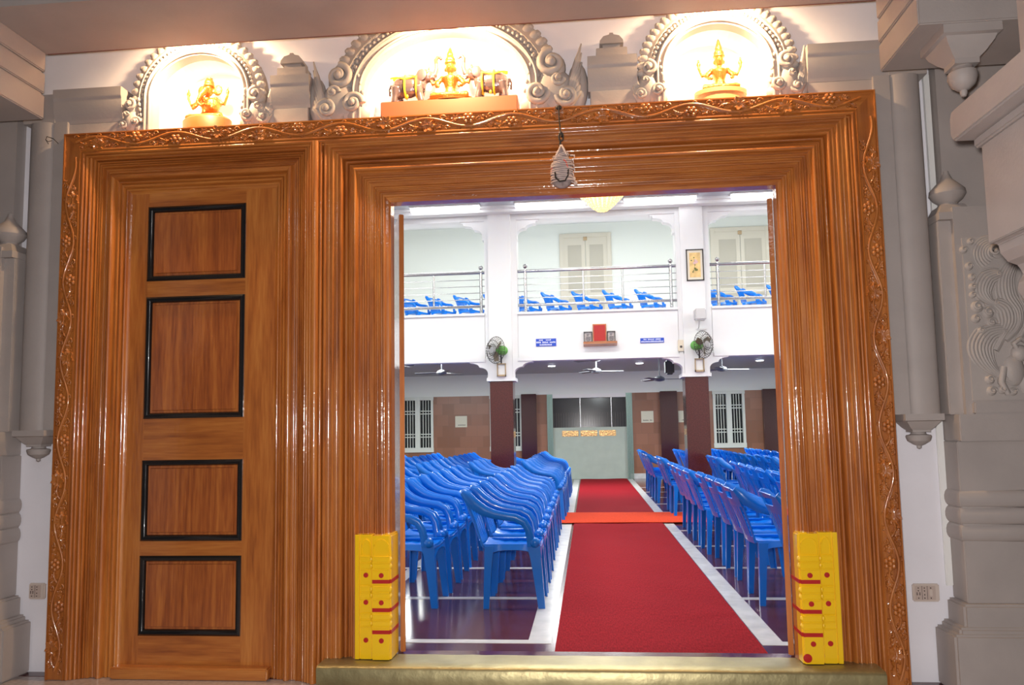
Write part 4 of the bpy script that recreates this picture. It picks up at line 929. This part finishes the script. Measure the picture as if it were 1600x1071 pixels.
# ================================================================== porch: beam, brackets, pillars, wall pilasters
SOF = 3.552
o = MB().box(-3.9, 2.6, 3.60, 4.10, SOF, 4.2).box(-3.9, 2.6, -2.0, 4.10, 4.2, 4.3).build('porch_beam', GREY); tag(o, 'grey porch beam crossing in front of the niches above the doorway', 'beam')
tag(MB().box(-3.03, 1.55, 4.098, 4.106, SOF-.001, SOF+.04).build('painted_edge', mat('brown_red_paint', (.22, .07, .05), .5), o), 'brownish red painted edge')
struct('ceiling', MB().box(-8.2, 8.2, -3.2, WY, 5.2, 5.36), GREY)
for s in (-1, 1):
    X = (lambda x: x) if s > 0 else (lambda x: 2*-.745 - x)
    nm = 'right' if s > 0 else 'left'
    r = thing('beam_bracket', (X(1.9), 3.86, 3.17), 'banded grey bracket under the %s end of the porch beam' % nm, 'bracket', 'brackets under the porch beam')
    m = MB()
    for k, (za, zb) in enumerate(((3.165, 3.305), (3.315, 3.43), (3.44, SOF))):
        a, b_ = sorted((X(1.545 - .003*k), X(2.5))); m.box(a, b_, 3.62 - .01*k, 4.10 - .006*k, za, zb)
    a, b_ = sorted((X(1.556), X(2.5))); m.box(a, b_, 3.64, 4.085, 3.17, SOF-.002); m.build('bands', GREY, r, bevel=.006)
    q = math.sqrt(2); m = MB()
    m.lathe([(.001, 3.166), (.128*q, 3.166), (.128*q, 3.125), (.112*q, 3.118), (.103*q, 3.095), (.075*q, 3.055), (.055*q, 3.035), (.055*q, 3.01)], (X(1.785), 3.76, 0), 4, a0=PI/4)
    m.lathe([(.045, 3.012), (.050, 2.995), (.062, 2.985), (.064, 2.96), (.052, 2.925), (.028, 2.905), (.016, 2.90), (.016, 2.885), (.010, 2.872), (.002, 2.87)], (X(1.785), 3.76, 0), 22)
    m.build('pendant_drop', GREY, r, smooth=35)
    # nearer pillar
    p = thing('porch_pillar', (X(2.0), 2.9, 0), 'grey square porch pillar with moulded capital at the %s edge' % nm, 'pillar', 'porch pillars')
    sh = .12 if s < 0 else 0
    m = MB(); a, b_ = sorted((X(1.74+sh), X(2.5+sh))); m.box(a, b_, 2.5, 3.20, 2.64, 4.2); a, b_ = sorted((X(1.515+sh), X(2.62+sh))); m.prism([(2.3, 2.63), (3.31, 2.63), (3.33, 2.60), (3.33, 2.53), (3.31, 2.50), (2.3, 2.50)], a, b_, ax='x')
    a, b_ = sorted((X(1.585+sh), X(2.58+sh))); m.box(a, b_, 2.4, 3.29, 2.46, 2.50); m.build('capital', GREY, p, bevel=.008)
    m = MB(); a, b_ = sorted((X(1.60+sh), X(2.5+sh))); m.box(a, b_, 2.5, 3.26, 2.06, 2.46)
    # stepped, scrolled foot of the upper shaft
    pf = [(1.60, 2.10), (1.615, 2.06), (1.635, 2.055), (1.64, 2.02), (1.665, 1.985), (1.70, 1.97), (1.71, 1.955), (1.72, 1.93), (1.70, 1.90), (1.695, 1.87), (1.715, 1.83), (1.75, 1.81), (1.9, 1.80), (1.9, 2.10)]
    m.prism([(X(x+sh), z) for x, z in pf], 2.55, 3.26); m.build('shaft_head', GREY, p, bevel=.004)
    a, b_ = sorted((X(1.745+sh), X(2.4+sh))); MB().box(a, b_, 2.6, 3.24, 0, 2.06).build('shaft', GREY, p, bevel=.01)
    # engaged wall pilaster
    w_ = thing('wall_pilaster', (X(2.3), WY, 0), 'grey engaged pilaster with finial, carved scroll panel and moulded base at the %s' % nm, 'pilaster', 'engaged pilasters beside the doorway')
    def bx(m, xa, xb, ya, yb, za, zb): a, b_ = sorted((X(xa), X(xb))); m.box(a, b_, ya, yb, za, zb); return m
    bx(MB(), 1.955, 2.9, 4.42, WY, 1.40, 5.2).build('back_plate', GREY, w_)
    bx(MB(), 1.885, 2.065, 4.36, WY, 1.40, 2.435).build('finial_post', GREY, w_, bevel=.005)
    m = MB(); q = math.sqrt(2)
    m.lathe([(.088*q, 2.435), (.088*q, 2.475), (.080*q, 2.482), (.062*q, 2.52), (.055*q, 2.525)], (X(1.975), 4.42, 0), 4, a0=PI/4)
    m.lathe([(.058, 2.520), (.048, 2.540), (.075, 2.562), (.092, 2.59), (.088, 2.615), (.060, 2.645), (.030, 2.675), (.016, 2.71), (.014, 2.722), (.002, 2.726)], (X(1.975), 4.42, 0), 24)
    m.build('finial', GREY, w_, smooth=35)
    bx(MB(), 1.955, 2.9, 4.33, 4.43, 1.40, 2.50).build('panel_ground', GREY, w_)
    bx(MB(), 1.985, 2.9, 4.30, 4.34, 1.40, 1.462).build('panel_sill', GREY, w_, bevel=.006)
    m = MB()
    if s > 0: 
        y = 4.335; U = lambda u: 2.0 + u; 
        CX_ = lambda u: 1.779 + u/951; CZ_ = lambda v: 2.454 - v/951
        def bundle(pts, nr, wd, rr0):
            Q = [Vector((CX_(u), 0, CZ_(v))) for u, v in pts]; Q = [Q[0]] + Q + [Q[-1]]; L_ = []
            for i in range(1, len(Q)-2):
                for j in range(8):
                    t = j/8; p0, p1, p2, p3 = Q[i-1:i+3]; L_.append(.5*((2*p1) + (p2-p0)*t + (2*p0-5*p1+4*p2-p3)*t*t + (3*p1-3*p2+p3-p0)*t**3))
            L_.append(Q[-2]); n_ = len(L_)
            for k in range(nr):
                P = []; R_ = []
                for i, p in enumerate(L_):
                    t = i/(n_-1); tg = (L_[min(i+1, n_-1)] - L_[max(i-1, 0)]).normalized(); nn = Vector((-tg.z, 0, tg.x)); f_ = .35 + .65*math.sin(PI*min(1, t*1.15+.08))
                    q = p + nn*wd*f_*((k+.5)/nr - .5); P.append((q.x, y - .018*math.sin(PI*((k+.5)/nr)) , q.z)); R_.append(rr0*(.45+.55*f_))
                m.tube(P, R_, 7, up=(0, 1, 0))
        sc_ = (CX_(345), CZ_(195))
        for k in range(7): spiral(m, sc_[0], sc_[1], .112-.013*k, y-.003*k, .98, PI*1.25+.1*k, -1, .0085, 24)
        spiral(m, sc_[0], sc_[1], .030, y-.03, 1.3, 0, 1, .009, 16)
        bundle([(440, 250), (400, 330), (400, 420), (440, 500), (430, 580), (370, 640)], 8, .12, .0095)
        bundle([(370, 305), (310, 330), (285, 390), (310, 440), (350, 460)], 8, .12, .0095)
        bundle([(340, 445), (390, 480), (400, 550), (360, 620), (320, 690)], 8, .13, .0098)
        bundle([(365, 590), (300, 610), (262, 670), (275, 740), (320, 800), (400, 850)], 9, .15, .0098)
        bundle([(500, 300), (480, 400), (500, 480), (480, 560), (430, 640)], 7, .10, .0095)
        for (u, v, R) in ((205, 180, .022), (240, 140, .02), (225, 265, .024), (235, 320, .022), (235, 370, .022), (232, 410, .02), (250, 470, .036), (240, 530, .026), (300, 500, .034), (310, 550, .030), (260, 590, .022), (285, 835, .028), (290, 890, .028), (340, 885, .026), (390, 895, .024), (500, 350, .026), (470, 440, .026), (500, 560, .026), (360, 310, .018), (340, 455, .02), (370, 600, .018)):
            m.ell((CX_(u), y, CZ_(v)), (R, .026, R), 12, 8); spiral(m, CX_(u), CZ_(v), R*.8, y-.020, 1.1, 0, 1, R*.22, 12)
        # seated lion-like beast at the foot of the panel
        m.ell((U(.20), y, 1.62), (.06, .035, .085), 14, 9); m.ell((U(.235), y-.01, 1.71), (.045, .035, .045), 12, 8); m.ell((U(.27), y, 1.55), (.05, .03, .07), 12, 8)
        m.tube([(U(.15), y-.01, 1.64), (U(.13), y-.02, 1.56), (U(.16), y-.02, 1.50)], [.022, .018, .014], 8, up=(0, 1, 0)); m.tube([(U(.22), y-.02, 1.73), (U(.20), y-.03, 1.76), (U(.235), y-.03, 1.785), (U(.27), y-.02, 1.76)], [.014, .014, .012, .008], 8, up=(0, 1, 0))
        bx(m, 1.99, 2.5, 4.325, 4.335, 1.47, 2.33)
    else:
        for k in range(4): spiral(m, X(2.15), 2.1-.18*k, .08, 4.33, 1.5, 0, 1, .012)
    m.build('carved_scroll_panel', GREYC, w_, smooth=60)
    bx(MB(), 1.905, 2.9, 4.30, WY, 1.26, 1.40).build('base_top_band', GREY, w_, bevel=.004)
    bx(MB(), 1.90, 2.9, 4.335, WY, .44, 1.26).build('base_die', GREY, w_, bevel=.004)
    m = MB()
    for z in (.965, .878, .792):
        m.tube([(X(1.905), WY-.01, z), (X(1.90), 4.345, z), (X(2.215), 4.335, z)], .044, 14, up=(0, 0, 1), asp=(.55, 1))
    m.build('base_rolls', GREY, w_, smooth=50)
    m = MB(); a, b_ = sorted((X(1.845), X(2.9))); 
    pr = [(WY, .44), (4.335, .44), (4.30, .42), (4.29, .41), (4.29, .30), (WY, .30)]; bx(m, 1.865, 2.9, 4.30, WY, .30, .44); bx(m, 1.795, 2.9, 4.26, WY, -.001, .30); bx(m, 1.83, 2.9, 4.28, WY, .28, .33); m.build('plinth', GREY, w_, bevel=.012)
    # socket plate
    sx = 1.69 if s > 0 else -3.30
    sp = thing('socket_plate', (sx+.06, 4.49, .42), ('beige electric socket plate on the white wall right of the doorframe', 'beige electric socket plate on the white wall left of the doorframe')[0 if s > 0 else 1], 'socket', 'wall sockets beside the doorway')
    wd = .135 if s > 0 else .10
    MB().box(sx, sx+wd, 4.478, WY, .418, .51).build('plate', IVORY, sp, bevel=.006)
    MB().box(sx+.01, sx+wd-.022, 4.474, 4.48, .428, .50).build('module_face', mat('socket_module', (.52, .42, .37), .4), sp, bevel=.002)
    m = MB()
    for (u, v) in ((.025, .49), (.025, .476), (.018, .464), (.032, .464), (.018, .456), (.032, .456), (.025, .438), (.056, .49), (.056, .475), (.056, .455), (.056, .438), (.088, .49), (.088, .438)):
        if u < wd-.02: m.lathe([(.0032, 0), (.0032, -.002), (.0002, -.002)], (sx+u, 4.4745, v), 8, axis='y')
    m.box(sx+.043, sx+.0445, 4.473, 4.476, .43, .50); 
    if s > 0: m.box(sx+.070, sx+.0715, 4.473, 4.476, .43, .50)
    m.build('holes', IVDK, sp)
    if s > 0: MB().box(sx+.080, sx+.096, 4.470, 4.476, .448, .482).build('rocker', IVORY, sp, bevel=.002)
o = MB().box(1.865, 1.90, 4.485, WY, .50, 1.42).box(1.915, 1.945, 4.47, WY, 1.40, 3.3).build('cable_trunking', WHT, bevel=.003); tag(o, 'white cable trunking running up the wall above the right socket', 'cable trunking')
struct('wall_left', MB().box(-8.4, -8.2, -3.2, WY, 0, 5.3), GREY); struct('wall_right', MB().box(8.2, 8.4, -3.2, WY, 0, 5.3), GREY)
o = MB().box(1.902, 1.952, 4.448, 4.47, 1.735, 1.815).build('switch_plate', IVORY, bevel=.004); tag(o, 'small ivory switch plate beside the right pilaster at mid height', 'switch')
o = MB().tube([(-3.20, 4.37, 3.13), (-3.205, 4.35, 3.15), (-3.19, 4.34, 3.165), (-3.15, 4.34, 3.15), (-3.12, 4.345, 3.12)], .0022, 5).tube([(-3.205, 4.35, 3.15), (-3.185, 4.345, 3.135), (-3.16, 4.345, 3.14)], .0018, 5).build('wire_hook', DKMET); tag(o, 'bit of bent dark wire near the top of the left half-round pilaster', 'wire')
